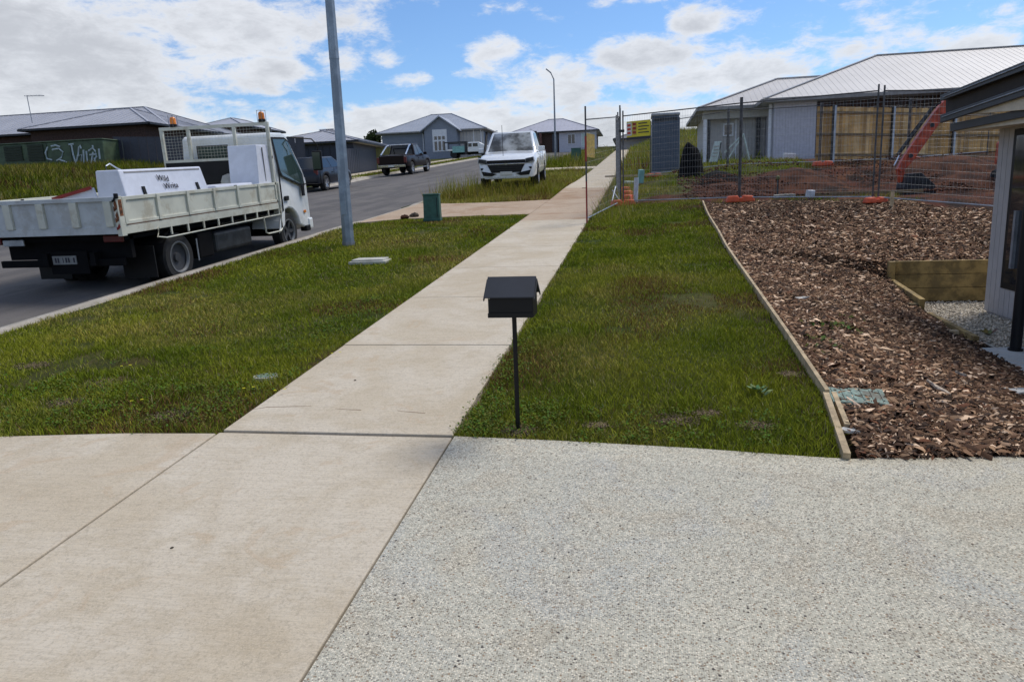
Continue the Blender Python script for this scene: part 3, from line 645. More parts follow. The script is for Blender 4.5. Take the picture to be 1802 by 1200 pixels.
# mulch
def in_mulch(X, Y):
    far = 16.85-(X-1.2)*.40+(vnoise(X, Y, 2, 3)-.5)*.5
    nearY = np.interp(X, ex, ey)+.0
    pad = ((X > 3.62) & (Y < 11.68) & (Y > 7.9)) | ((X > 3.38) & (Y < 8.32))
    return (X > edgeX(Y)+.035) & (Y > nearY) & (Y < far) & ~pad
def chips(bands):
    for (y0, y1, dens, L) in bands:
        X, Y = scatter(1.1, 8.5, y0, y1, dens, in_mulch)
        n = len(X); l = L*(.45+1.3*RNG.random(n)**2.0); w = l*(.06+.34*RNG.random(n)**1.4); t = l*.10+.002
        th = RNG.random(n)*2*PI; pit = (RNG.random(n)-.5)*1.1; rol = (RNG.random(n)-.5)*1.4
        u = np.stack([np.cos(th)*np.cos(pit), np.sin(th)*np.cos(pit), np.sin(pit)], 1)
        v = np.stack([-np.sin(th)*np.cos(rol), np.cos(th)*np.cos(rol), np.sin(rol)], 1); nn = np.cross(u, v)
        hump = (fbm(X, Y, 1.5, 55)-.5)*.10
        c = np.stack([X, Y, H(X, Y)-.012+hump*.5+.035*RNG.random(n)], 1)
        j = lambda: (.7+.6*RNG.random(n))[:, None]
        a = c-u*(l/2)[:, None]-v*(w/2*.5)[:, None]; b = c+u*(l/2)[:, None]*j()-v*(w/2)[:, None]*j(); d = c+u*(l/2)[:, None]+v*(w/2*.6)[:, None]*j(); e = c-u*(l/2)[:, None]*j()+v*(w/2)[:, None]*j()
        top = c+nn*t[:, None]*1.5+u*(l*.1)[:, None]
        V = np.stack([a, b, d, e, top], 1).reshape(-1, 3); k = np.arange(n)[:, None]*5
        F = np.concatenate([k+np.array([[0, 1, 4]]), k+np.array([[1, 2, 4]]), k+np.array([[2, 3, 4]]), k+np.array([[3, 0, 4]])])
        r = RNG.random(n); pal = np.array([[.095, .056, .036], [.18, .115, .074], [.040, .026, .020], [.36, .26, .18], [.68, .56, .44], [.14, .065, .038]])
        idx = np.searchsorted([.30, .52, .74, .89, .96], r); C = pal[idx]*(.65+.7*RNG.random(n))[:, None]
        dark = fbm(X, Y, .7, 33); C = C*(.50+.95*dark)[:, None]*np.array([1.02, .91, .83])  # broad patches darken the chip colour to imitate shaded hollows
        tag(mesh_np('bark_mulch', V, F, 'chip', cols=np.repeat(C, 5, 0)), 'brown bark and wood chip mulch bed beside the lawn', 'mulch', kind='stuff')
chips([(3.8, 7, 4300, .050), (7, 11, 2800, .056), (11, 17.2, 1500, .07)])
chips([(3.8, 7, 380, .085), (7, 11, 200, .09), (11, 17.2, 60, .11)])
# a few weeds in the mulch
W = [(*hit(1450+random.uniform(-30, 60), 575+random.uniform(-12, 12))[:2], 1.) for i in range(5)]+[(*hit(1440+random.uniform(-10, 12), 612+random.uniform(-12, 12))[:2], 1.) for i in range(3)]
weeds('mulch_weeds', W, 'small green weeds growing through the bark mulch', 22, .14, ((.05, .09, .02), (.12, .13, .03)), .05)
# large pale splinters one can pick out
def splinter(x, y_, L, w, ang, col, lab):
    p = hit(x, y_); m = MB(); n = 7; P = []
    for i in range(n):
        t = i/(n-1); ww = w*(.25+.75*math.sin(PI*min(1, t*1.1+.08)))*random.uniform(.8, 1.15); P.append((t*L-L/2, ww/2))
    top = [(a, b, .014+.006*math.sin(i*2)) for i, (a, b) in enumerate(P)]+[(a, -b, .010+.004*math.cos(i)) for i, (a, b) in reversed(list(enumerate(P)))]
    bot = [(a, b, c-.014) for a, b, c in top]; k = len(top)
    m.add(top+bot, [tuple(range(k)), tuple(range(k, 2*k))[::-1]]+[(i, (i+1) % k, (i+1) % k+k, i+k) for i in range(k)])
    o = m.build('wood_splinter', col); o.location = (p[0], p[1], p[2]+.03); o.rotation_euler = (.1, -.12, ang); tag(o, lab, 'wood chip', 'large pale wood splinters lying on the mulch')
mat('splinter_pale', (.46, .38, .30), .85, var=.3, vscale=30); mat('splinter_white', (.62, .60, .55), .8, var=.15, vscale=25)
splinter(1650, 690, .28, .05, 1.75, 'splinter_pale', 'long pale split wood piece standing out in the mulch right of the teal lid')
splinter(1410, 530, .17, .05, .1, 'splinter_white', 'white flat wood chip in the middle of the mulch bed')
splinter(1690, 665, .10, .035, 2.0, 'splinter_pale', 'short pale wood chip between the long splinter and the concrete slab')
splinter(1790, 696, .22, .10, -.3, 'splinter_white', 'broad white flat fragment at the right end of the mulch bed')
splinter(1495, 768, .12, .03, -.8, 'splinter_white', 'small white chip just inside the timber edging end')

# ------------------------------------------------------------------ timber edging
e = thing('timber_edging', 'thin pale timber edging board between lawn and mulch bed', 'garden edging', (1.2, 4, h(1.2, 4)))
def eb(p0, p1, w, hh, name='edging_board'):
    n = 8; m = MB()
    for i in range(n):
        a = np.array(p0)+(np.array(p1)-np.array(p0))*i/n; b = np.array(p0)+(np.array(p1)-np.array(p0))*(i+1)/n
        m.beam((*a, h(*a)+hh/2-.05), (*b, h(*b)+hh/2-.05), w, hh)
    return m.build(name, 'edging_timber', e, world=True)
pe = [(float(edge[3][0]), float(edge[3][1])+.0), (1.195, 4.86), (1.225, 6.3), (1.25, 8.04), (1.30, 12.0), (1.37, 17.0)]
eb(pe[0], (pe[1][0]-.008, pe[1][1]), .036, .085)
m = MB(); m.beam((1.18, 4.32, h(1.18, 4.32)-.02), (1.245, 4.9, h(1.245, 4.9)-.02), .03, .10); m.build('splice_board', 'edging_timber', e, world=True)
for a, b in zip(pe[1:-1], pe[2:]): eb((a[0], a[1]+.004), (b[0], b[1]-.004), .028, .10)
# ------------------------------------------------------------------ retaining wall, pad, slab
PZ = -1.7
rw = thing('retaining_wall', 'stepped treated pine sleeper retaining wall at the corner of the mulch bed', 'retaining wall', (3.9, 11.6, PZ))
for i in range(3):
    m = MB(); m.bb(3.70, 5.6, 11.60+.004*i, 11.67+.004*i, PZ+.002+.2*i, PZ+.197+.2*i); m.build('sleeper', 'sleeper', rw, world=True, bevel=.006)
m = MB(); m.bb(3.62, 3.695, 11.52, 11.66, PZ-.1, PZ+.60); m.build('corner_post', 'sleeper', rw, world=True, bevel=.006)
def sl(p0, p1, w, hh):
    m = MB(); m.beam(p0, p1, w, hh); return m.build('sleeper', 'sleeper', rw, world=True, bevel=.006)
q0 = at(1562, 492, X=3.64); q1 = at(1622, 527, X=3.66)
sl((3.655, q0[1], q0[2]-.06), (3.67, q1[1], q1[2]-.09), .07, .19)
m = MB(); m.bb(3.53, 3.63, q1[1]+.02, q1[1]+.13, PZ-.05, q1[2]-.06); m.build('corner_post', 'sleeper_end', rw, world=True, bevel=.005)
q2 = at(1632, 552, X=3.64); q3 = at(1716, 598, X=3.56)
sl((3.66, q2[1], q2[2]-.05), (3.57, q3[1], q3[2]-.03), .06, .14)
m = MB(); m.bb(3.46, 3.54, q3[1]+.35, q3[1]+.43, PZ-.05, PZ+.07); m.build('corner_post', 'edging_timber', rw, world=True, bevel=.005)
n = 9000; X = 3.72+1.9*RNG.random(n); Y = 8.25+3.33*RNG.random(n)
rr = .010+.014*RNG.random(n); oc = np.array([[1,0,0],[-1,0,0],[0,1,0],[0,-1,0],[0,0,.7],[0,0,-.7]])
V = (np.stack([X, Y, PZ-.02+.022*RNG.random(n)], 1)[:, None, :]+oc[None]*rr[:, None, None]*(.7+.6*RNG.random((n, 6, 1)))).reshape(-1, 3)
k = np.arange(n)[:, None]*6; F = np.concatenate([k+np.array([q]) for q in ((0,2,4),(2,1,4),(1,3,4),(3,0,4),(2,0,5),(1,2,5),(3,1,5),(0,3,5))])
C = np.array([[.50, .45, .37]])*(.55+.75*RNG.random(n))[:, None]*np.array([[1., 1., 1.]])+RNG.random((n, 1))*np.array([[.04, .02, 0]])
tag(mesh_np('gravel', V, F, 'pebble', cols=np.repeat(C, 6, 0)), 'pale pebble gravel pad between the sleepers and the grey house', 'gravel', kind='stuff')
m = MB(); m.bb(3.70, 9, 7.9, 11.6, PZ-.2, PZ-.022); o = m.build('gravel_bed', 'lid_concrete'); tag(o, kind='structure')
m = MB(); m.add([(x, y_, z) for z in (PZ-.2, PZ+.01) for x, y_ in ((3.42, 4.9), (9, 4.9), (9, 8.2), (3.75, 8.2), (3.45, 8.15), (3.40, 7.2))], [(0,1,2,3,4,5)[::-1], (6,7,8,9,10,11)]+[(i, (i+1) % 6, (i+1) % 6+6, i+6) for i in range(6)])
o = m.build('porch_slab', 'slab_concrete', bevel=.01); tag(o, kind='structure')
W = [(*at(1740, 590, Z=PZ)[:2], .6)]
tag(weeds('gravel_weed', W, 'small dry weed growing in the gravel near the black post', 10, .05, ((.12, .10, .05), (.2, .17, .08)), .09), kind='stuff')

# ------------------------------------------------------------------ near house (right edge)
nh = thing('clad_house', 'grey vertical board house corner with dark gutters at the right edge', 'house', (4.52, 10.5, PZ))
HX = 4.52; WT = .68; HY = 10.56
bw = .13; y = HY
boards = MB(); bme = None
while y > 2.0:
    y0, y1 = y-bw, y
    for z0, z1 in ([(PZ+.03, WT)] if y0 > 10.10 or y1 < 7.9 else [(PZ+.03, -1.30), (.60, WT)]):
        m = MB(); m.bb(HX, HX+.05, y0+.004, y1-.004, z0, z1)
        m.build('cladding_board', 'cladding_grey', nh, world=True)
    y -= bw
m = MB(); m.bb(HX+.03, 12, -4, HY-.01, PZ-.1, WT-.001); m.build('wall', 'cladding_grey', nh, world=True)
m = MB(); m.bb(HX-.012, HX+.06, 7.9, 10.14, -1.32, .62); m.build('window_frame', 'black_powder', nh, world=True)
m = MB()
for a, b in ((7.98, 8.98), (9.06, 10.06)): m.bb(HX-.004, HX+.01, a, b, -1.24, .54)
m2 = MB()
for a, b in ((7.98, 8.98), (9.06, 10.06)): m2.bb(HX-.02, HX-.013, a, b, -1.24, .54)
m2.build('pane', 'window_glass', nh, world=True)
m = MB(); m.bb(HX-.06, HX-.02, 9.82, 9.87, -1.05, -.35); m.build('door_handle', 'galv_dull', nh, world=True)
def bandc(a, b, dz, th, w, mt, name, X=3.95):
    A = at(*a, X=X); B = at(*b, X=X); d = (B-A)/(B[1]-A[1]); E = A+d*(0-A[1]); E[2] = max(min(E[2], A[2]+.35), A[2]-.1)
    m = MB(); m.beam((A[0]+w/2, A[1], A[2]-th/2+dz), (E[0]+w/2, E[1], E[2]-th/2+dz), w, th); return m.build(name, mt, nh, world=True, bevel=.012), A, E
def eave(name, mt, X, dep, L, Rr, yend=1.5):
    """a beam, soffit, painted highlight or shade strip running along the eave; edges measured at two columns, carried on towards the street end"""
    out = []
    for k in (0, 1):
        A = at(L[0], L[1+k], X=X); B = at(Rr[0], Rr[1+k], X=X); d = (B-A)/(B[1]-A[1]); E = A+d*(yend-A[1]); out += [A, E]
    A0, E0, A1_, E1_ = out
    P = [A0, E0, E1_, A1_]; V = [tuple(p) for p in P]+[(p[0]+dep, p[1], p[2]) for p in P]
    MB().add(V, [(0,1,2,3),(7,6,5,4),(0,4,5,1),(1,5,6,2),(2,6,7,3),(3,7,4,0)]).build(name, mt, nh, world=True, bevel=.006 if dep < .2 else 0); return A0, E0
A1, E1 = eave('gutter', 'gutter_dark', 3.95, .05, (1655, 168, 178), (1802, 108, 124))
eave('gutter_highlight', 'galv_dull', 3.935, .012, (1658, 171, 172.5), (1802, 112, 115))  # pale strip painted in as the highlight along the upper gutter
eave('eave_shade_strip', 'eave_shadow_brown', 4.03, .05, (1664, 172, 207), (1802, 120, 160))  # near-black strip stands in for the shaded recess under the upper gutter
eave('gutter', 'gutter_dark', 3.95, .04, (1654, 203, 217), (1802, 151, 169))
eave('gutter_highlight', 'galv_dull', 3.935, .012, (1656, 206, 207.5), (1802, 155, 158))  # lighter strip stands in for the highlight on the lower gutter
eave('soffit', 'soffit_beige', 4.00, .05, (1688, 200, 203), (1802, 164, 194))
eave('gutter', 'gutter_dark', 4.06, .04, (1672, 218, 232), (1802, 192, 206))
eave('soffit', 'soffit_beige', 4.11, .40, (1680, 229, 232.5), (1802, 203, 217))
m = MB(); m.bb(HX-.003, 12.5, -4, HY+.4, WT+.03, WT+.14); m.build('eave_box', 'gutter_dark', nh, world=True)
m = MB(); z0 = A1[2]
m.add([(4.0, A1[1], z0), (4.0, -4, z0), (13, -4, z0), (13, A1[1], z0), (8.5, 6.5, z0+1.7), (8.5, 0, z0+1.7)], [(0,1,5,4), (1,2,5), (2,3,4,5), (3,0,4), (0,3,2,1)])
m.build('roof', 'steel_roof_dark', nh, world=True)
po = thing('veranda_post', 'black round veranda post standing on the concrete slab by the window', 'post', (3.76, 8.02, PZ))
m = MB(); m.tube([(0, 0, .01), (0, 0, 2.26)], .052, 16); m.build('post', 'black_powder', po, smooth=40)
m = MB(); m.tube([(0, 0, .01), (0, 0, .03)], .068, 16); m.build('base_collar', 'black_powder', po, smooth=40)

# ------------------------------------------------------------------ letterbox
lb = thing('letterbox', 'black gable roofed metal letterbox on a slim post by the footpath', 'letterbox', (-.75, 4.26, h(-.75, 4.26)))
b0 = h(-.75, 4.26)
m = MB(); m.box((0, 0, .35), (.025, .025, .76)); m.build('post', 'black_powder', lb, bevel=.003)
zb = -.685-b0; 
m = MB(); m.bb(-.140, .128, -.085, .10, zb, zb+.148); m.build('body', 'black_powder', lb, bevel=.004)
m = MB(); m.bb(-.142, .130, -.092, -.0855, zb+.001, zb+.028); m.build('front_lip', 'black_powder', lb)
m = MB(); zr = zb+.235
# pitched roof of two sheets overhanging the body
for s_ in (-1, 1):
    y0, z0_ = s_*.125, zb+.128
    P = [(-.152, y0, z0_), (.140, y0, z0_), (.140, 0, zr), (-.152, 0, zr)]
    m.add(P+[(a, b, c-.006) for a, b, c in P], [(0,1,2,3), (7,6,5,4), (0,4,5,1), (1,5,6,2), (2,6,7,3), (3,7,4,0)])
m.build('roof', 'mailbox_roof_lit', lb)
m = MB(); 
for s_ in (-.132, .120): m = MB(); m.prism([(-.085, zb+.148), (.10, zb+.148), (.0, zr-.02)], s_-.004, s_+.004, 'x'); m.build('gable_end', 'black_powder', lb)
m = MB()
for s_ in (-.156, .144):
    m = MB(); m.prism([(-.128, zb+.118), (0, zr-.016), (.128, zb+.118), (.122, zb+.105), (0, zr-.045), (-.122, zb+.105)], s_-.003, s_+.003, 'x'); m.build('roof_flange', 'mailbox_roof_lit', lb)
m = MB(); m.lathe([(0, -.006), (.007, -.006), (.007, 0), (0, 0)], (-.150, -.0, zb+.13), 10, 'z'); 
m = MB(); m.tube([(-.130, -.095, zb+.118), (-.130, -.085, zb+.118)], .006, 10); m.build('lock', 'chrome', lb)
# ------------------------------------------------------------------ near lamp post
lp = thing('lamp_post', 'tall tapered grey steel lamp post on the verge beside the truck', 'lamp post', (-5.41, 13.05, h(-5.41, 13.05)))
m = MB(); m.tube([(0, 0, -.03), (0, 0, .02), (0, 0, 3.38), ], [.118, .116, .090], 8); m.build('lower_shaft', 'pole_paint', lp)
m = MB(); m.tube([(0, 0, 3.30), (0, 0, 3.36), (0, 0, 8.2)], [.096, .094, .058], 8); m.build('upper_shaft', 'pole_paint', lp)
m = MB(); m.tube([(0, 0, -.02), (0, 0, .05)], .128, 8); m.build('base_collar', 'galv_dull', lp)
m = MB(); m.tube([(0, 0, 8.1), (-.3, 0, 8.5), (-1.4, 0, 8.6)], .03, 8); m.build('arm', 'pole_paint', lp, smooth=40)
m = MB(); m.box((-1.6, 0, 8.6), (.6, .22, .1)); m.build('luminaire', 'galv_dull', lp, bevel=.02)
m = MB(); m.bb(-.05, .05, -.122, -.1, .55, .95); m.build('access_hatch', 'pole_paint', lp)
# far lamp post
p = at(978, 290, Y=60)
fl_ = thing('lamp_post', 'thin distant lamp post on the verge behind the white pickup', 'lamp post', (p[0], 60, h(p[0], 60)))
m = MB(); m.tube([(0, 0, 0), (0, 0, 6.2), (-.25, 0, 6.75)], [.085, .05, .04], 8); m.build('shaft', 'galv_dull', fl_)
m = MB(); m.box((-.4, 0, 6.85), (.5, .14, .09), m=Matrix.Rotation(.7, 3, 'Y')); m.build('luminaire', 'galv_dull', fl_)
# ------------------------------------------------------------------ green pillar boxes, lids
def pillar(x, y_, s_, name, lab, hh=.60, w=.38):
    t = thing(name, lab, 'utility box', (x, y_, h(x, y_)-.02), .12)
    m = MB(); m.add([(-w/2*1.06, -.16, 0), (w/2*1.06, -.16, 0), (w/2*1.06, .16, 0), (-w/2*1.06, .16, 0), (-w/2, -.14, hh), (w/2, -.14, hh), (w/2, .14, hh), (-w/2, .14, hh)], [(0,3,2,1),(4,5,6,7),(0,1,5,4),(1,2,6,5),(2,3,7,6),(3,0,4,7)])
    m.build('body', 'pit_green', t, bevel=.012)
    m = MB(); m.box((0, 0, hh+.02), (w*1.06, .31, .045)); m.build('cap', 'pit_green', t, bevel=.015)
    m = MB(); m.box((0, 0, .03), (w*1.12, .36, .06)); m.build('base', 'pit_green', t, bevel=.01)
    m = MB(); m.beam((w/2-.05, -.166, .1), (w/2-.055, -.146, hh-.05), .012, .006); m.build('door_edge', 'black_plastic', t)
p = hit(762, 388)
pillar(p[0], p[1], 1, 'pillar_box', 'dark green utility pillar box at the corner of verge and second crossing', .60, .37)
p = at(1014, 281, Y=55)
pillar(p[0], 55, 1, 'pillar_box', 'small far green utility box on the verge beyond the white pickup', .95, .7)
p = hit(652, 460)
ld = thing('pit_lid', 'pale concrete pit lid sunk in the verge grass near the lamp post', 'pit lid', (p[0], p[1], h(p[0], p[1])), .12)
m = MB(); m.box((0, 0, .012), (.50, .42, .06)); m.build('lid', 'lid_concrete', ld, bevel=.01)
m = MB(); m.box((0, 0, -.01), (.58, .50, .05)); m.build('surround', 'lid_concrete', ld, bevel=.01)
p = hit(476, 660)
l2 = thing('pit_lid', 'small worn grey valve lid in the grass beside the footpath edge', 'pit lid', (p[0]-.04, p[1], h(p[0], p[1])), .2)
m = MB(); m.lathe([(0, -.004), (.05, -.002), (.07, -.006), (.075, -.03)], (0, 0, 0), 16, 'z'); m.build('lid', 'lid_teal', l2, smooth=40)
m = MB(); m.lathe([(.08, -.03), (.08, -.008), (.10, -.010), (.105, -.04)], (0, 0, 0), 16, 'z'); m.build('surround', 'lid_concrete', l2, smooth=40)
pp = [hit(*q) for q in ((1452, 686), (1552, 690), (1566, 717), (1466, 712))]; cx = sum(q[0] for q in pp)/4; cy = sum(q[1] for q in pp)/4
l3 = thing('valve_box', 'square faded teal water meter lid half covered by the mulch', 'pit lid', (cx, cy, h(cx, cy)))
m = MB(); P = [(q[0]-cx, q[1]-cy, q[2]-h(cx, cy)+.024) for q in pp]; m.add(P+[(a, b, c-.06) for a, b, c in P], [(0,1,2,3),(7,6,5,4),(0,4,5,1),(1,5,6,2),(2,6,7,3),(3,7,4,0)]); m.build('lid', 'lid_teal', l3, bevel=.008)
m = MB(); c_ = np.mean(np.array(P), 0)
for i in range(6):
    t = (i+.5)/6; a = np.array(P[0])*(1-t)+np.array(P[1])*t; b = np.array(P[3])*(1-t)+np.array(P[2])*t; a2 = a*.85+b*.15; b2 = a*.15+b*.85; a2[2] += .003; b2[2] += .003; m.beam(a2, b2, .012, .006)
m.build('lid_rib', 'lid_teal', l3)
def stone(x, y_, sz, name, mt, lab, cat, grp=None):
    p = hit(x, y_); m = MB(); V = []; n = 8
    m.lathe([(0.001, -.4*sz), (.75*sz, -.3*sz), (sz, .1*sz), (.6*sz, .5*sz), (.001, .62*sz)], (0, 0, 0), n, 'z'); m.v = [(a*random.uniform(.75, 1.2), b*random.uniform(.6, 1.), c*random.uniform(.8, 1.2)) for a, b, c in m.v]
    o = m.build(name, mt, smooth=50); o.location = (p[0], p[1], p[2]+sz*.2); return tag(o, lab, cat, grp)
stone(303, 965, .011, 'pebble', 'stone_brown', 'round dark pebble lying on the concrete crossing, the largest there', 'pebble', 'loose pebbles on the concrete crossing')
stone(322, 1074, .008, 'pebble', 'stone_brown', 'small dark pebble on the concrete crossing below the round one', 'pebble', 'loose pebbles on the concrete crossing')
stone(193, 1131, .008, 'pebble', 'stone_brown', 'dark pebble lowest left on the concrete crossing', 'pebble', 'loose pebbles on the concrete crossing')
stone(1262, 1098, .011, 'pebble', 'stone_brown', 'dark pebble lying on the aggregate driveway', 'pebble')
stone(625, 670, .012, 'pebble', 'stone_brown', 'dark dropping on the footpath slab nearest the crossing', 'pebble')
stone(712, 385, .12, 'clod', 'heap_brown', 'dark soil clod left of the green pillar box', 'clod', 'soil clods beside the green pillar box')
stone(730, 382, .13, 'clod', 'stone_brown', 'brown grassy clod touching the green pillar box', 'clod', 'soil clods beside the green pillar box')

# ------------------------------------------------------------------ temporary wire fence
def fence_panel(p0, p1, lab, hgt=2.08, ext=.2, wires=True, pitch=.062, mt='fence_tube', red=False, grp='wire temporary fence panels round the building lot', z0=None, z1=None, mid=None, wr=.0016):
    za = h(*p0) if z0 is None else z0; zb_ = h(*p1) if z1 is None else z1
    t = thing('temporary_fence', lab, 'fence panel', (p0[0], p0[1], za), 0, grp); A = Vector((*p0, za)); B = Vector((*p1, zb_)); U = Vector((0, 0, 1))
    for q in (A, B):
        m = MB(); m.tube([q, q+U*(hgt+ext)], .0175, 8); m.build('post', mt, t, world=True, smooth=40)
    for z in (.10, hgt):
        m = MB(); m.tube([A+U*z, B+U*z], .014, 6); m.build('rail', mt if z > 1 else 'galv', t, world=True)
    if mid:
        C = A.lerp(B, mid); m = MB(); m.tube([C+U*.1, C+U*hgt], .014, 6); m.build('mid_rail', mt, t, world=True)
    if wires:
        m = MB(); L = (B-A).length; n = int(L/pitch)
        for i in range(1, n):
            C = A.lerp(B, i/n); m.tube([C+U*.1, C+U*hgt], wr, 3, False)
        for j in range(1, 14):
            z = .1+(hgt-.1)*j/14; m.tube([A+U*z, B+U*z], wr, 3, False)
        o = m.build('wire_mesh', 'mesh_wire', t, world=True); o['kind'] = 'stuff'
    return t, A, B
G = [(-1.1, 15.4), (-.48, 18.2), (2.12, 16.9), (4.47, 15.5), (6.9, 14.1)]
t1, A, B = fence_panel(G[0], G[1], 'end panel of the wire fence beside the footpath with red marked post', ext=.26)
m = MB(); m.tube([A+Vector((0, -.03, .0)), A+Vector((0, -.03, .85))], .014, 6); m.build('red_stake', 'red_paint', t1, world=True)
m = MB(); m.tube([A+Vector((0, -.022, 1.25)), A+Vector((0, -.022, 1.75))], .022, 6); m.build('red_tape', 'red_paint', t1, world=True)
m = MB(); m.tube([A+Vector((-.09, -.03, .72)), A+Vector((.02, -.03, .72))], .007, 6); m.build('hook', 'rust', t1, world=True)
fence_panel((G[1][0]+.07, G[1][1]+.0), G[2], 'wire fence panel carrying the yellow site notice', ext=.12)
fence_panel((G[2][0]+.03, G[2][1]-.02), G[3], 'middle wire fence panel in front of the grey house', ext=.12)
fence_panel((G[3][0]+.09, G[3][1]-.05), G[4], 'wire fence panel ending behind the right hand house', ext=.1)
fence_panel((-.48, 18.4), (-.62, 21.2), 'second wire fence panel running up along the footpath', mid=.5, pitch=.12)
fence_panel((-.62, 21.3), (-.75, 24.1), 'third wire fence panel running up along the footpath', pitch=.15)
fence_panel((-.75, 24.2), (-.85, 27.0), 'farthest wire fence panel beside the footpath', pitch=.2)
bk = [(.3, 25.6), (2.75, 25.0), (5.4, 24.3), (7.9, 24.3), (10.4, 25.0)]
for i, lb_ in enumerate(('rear wire fence panel in front of the portable toilet', 'rear wire fence panel before the grey house porch', 'rear wire fence panel in front of the left palings', 'rear wire fence panel crossed by the digger arm')):
    fence_panel((bk[i][0]+.04, bk[i][1]), bk[i+1], lb_, hgt=1.75, ext=.08, pitch=.14, wr=.0010, grp='rear wire fence panels across the lot')
def couplers(q, z):
    pass
cl = thing('fence_clamp', 'dark fence clamp joining the two posts near the yellow notice', 'clamp', (G[1][0], G[1][1], h(*G[1])))
m = MB(); m.box((.035, 0, 1.75), (.14, .05, .06)); m.build('clamp', 'excavator_dark', cl, bevel=.005)
def block(x, y_, rz, lab, sc=1., sunk=0.):
    t = thing('ballast_block', lab, 'fence foot', (x, y_, h(x, y_)-sunk), rz, 'orange plastic fence feet')
    m = MB()
    for s_ in (-1, 1):
        m.add([(s_*.03*sc, -.12*sc, 0), (s_*.31*sc, -.12*sc, 0), (s_*.31*sc, .12*sc, 0), (s_*.03*sc, .12*sc, 0), (s_*.05*sc, -.09*sc, .15*sc), (s_*.26*sc, -.09*sc, .14*sc), (s_*.26*sc, .09*sc, .14*sc), (s_*.05*sc, .09*sc, .15*sc)],
              [(0,3,2,1),(4,5,6,7),(0,1,5,4),(1,2,6,5),(2,3,7,6),(3,0,4,7)])
    m.build('foot', 'orange_block', t, bevel=.03)
    m = MB(); m.box((0, 0, .05*sc), (.12*sc, .2*sc, .09*sc)); m.build('web', 'orange_block', t, bevel=.01)
    return t
block(2.14, 16.8, .1, 'orange fence foot under the post at the top of the mulch bed'); block(4.50, 15.4, .4, 'orange fence foot under the double post right of centre', .8)
block(-.42, 18.05, .3, 'orange fence foot on the lawn below the double corner post')
block(-.28, 19.0, 1.3, 'orange fence foot stacked nearest behind the corner post', 1.05); block(-.34, 20.4, 1.45, 'orange fence foot second behind the corner post', 1.05); block(-.42, 21.9, 1.4, 'orange fence foot third up along the footpath fence', 1.)
block(.45, 25.2, .5, 'orange fence foot left of the portable toilet', .9)
block(5.45, 24.0, .1, 'orange fence foot below the left end of the paling fence', 1.); block(7.95, 24.1, .4, 'orange fence foot beside the digger arm', 1.)
# PVC pipes and scrap near the corner
def pipe(p0, p1, r, mt, lab, cat='pipe', name='pipe', grp=None):
    m = MB(); q = Vector(p0); m.tube([(0, 0, 0), Vector(p1)-q], r, 10); o = m.build(name, mt, smooth=40); o.location = q; return tag(o, lab, cat, grp)
pipe((-.12, 18.6, h(-.12, 18.6)), (-.10, 18.6, h(-.1, 18.6)+.58), .055, 'pvc', 'upright white plastic pipe stub behind the wire fence corner')
pipe((-.72, 18.3, h(-.7, 18.3)+.0), (-.62, 18.9, h(-.6, 18.9)+.42), .02, 'galv', 'leaning galvanised fence brace behind the corner posts', 'brace', 'brace')
pipe((-.45, 18.35, h(-.45, 18.35)+.02), (-.70, 18.8, h(-.7, 18.8)+.36), .016, 'galv_dull', 'short grey tube leaning against the fence brace', 'brace', 'brace')
# signs
def sign(t_loc, p0, p1, z0, z1, lab, cols, name='warning_sign'):
    A = Vector(p0); B = Vector(p1); d = (B-A).normalized(); nrm = Vector((d.y, -d.x, 0)); t = thing(name, lab, 'sign', (p0[0], p0[1], z0)); W = (B-A).length
    def rect(u0, u1, v0, v1, mt, off, nm):
        P = []
        for o in (0, .004):
            for u, v in ((u0, v0), (u1, v0), (u1, v1), (u0, v1)): q = A+d*(u*W)+nrm*(off+o); P.append((q.x, q.y, z0+(z1-z0)*v))
        m = MB(); m.add(P, [(0,1,2,3),(7,6,5,4),(0,4,5,1),(1,5,6,2),(2,6,7,3),(3,7,4,0)]); return m.build(nm, mt, t, world=True)
    for c in cols: rect(*c)
    return t
f0, f1 = Vector((G[1][0]+.07, G[1][1], 0)), Vector((*G[2], 0)); fd = (f1-f0).normalized()
s0 = f0+fd*.10+Vector((0, -.03, 0)); s1 = s0+fd*.62
zt = at(1120, 213, Y=18.0)[2]; zl = at(1120, 241, Y=18.0)[2]
cols = [(0, 1, 0, 1, 'sign_yellow', .0, 'panel'), (0, .22, .10, .92, 'sign_white', .006, 'pictogram_field'), (.24, .42, .14, .92, 'sign_dull', .006, 'pictogram_field')]
cols += [(.04, .18, .2+.24*i, .34+.24*i, 'sign_red', .012, 'pictogram') for i in range(3)]+[(.27, .40, .2+.26*i, .36+.26*i, 'red_paint', .012, 'pictogram') for i in range(3)]
cols += [(.50, .94-.08*(i % 2), .22+.19*i, .28+.19*i, 'ink', .006, 'text_line') for i in range(4)]+[(0, 1, -.16, -.0, 'ink', .004, 'footer')]
sign(None, tuple(s0), tuple(s1), zl, zt, 'yellow and red construction site notice on the wire fence', cols, 'site_notice')
f0, f1 = Vector((*G[0], 0)), Vector((*G[1], 0)); fd = (f1-f0).normalized(); s0 = f0+fd*.10+Vector((-.02, 0, 0)); s1 = s0+fd*.62
sign(None, tuple(s0), tuple(s1), h(*G[0])+1.35, h(*G[0])+1.83, 'faded yellow and orange warning sign on the footpath side of the fence', [(0, 1, 0, 1, 'sign_dull', 0, 'panel'), (.1, .9, .62, .9, 'sign_yellow', -.010, 'text_field'), (.15, .6, .12, .5, 'orange_block', -.010, 'pictogram'), (.1, .9, .52, .57, 'sign_white', -.010, 'text_line')])

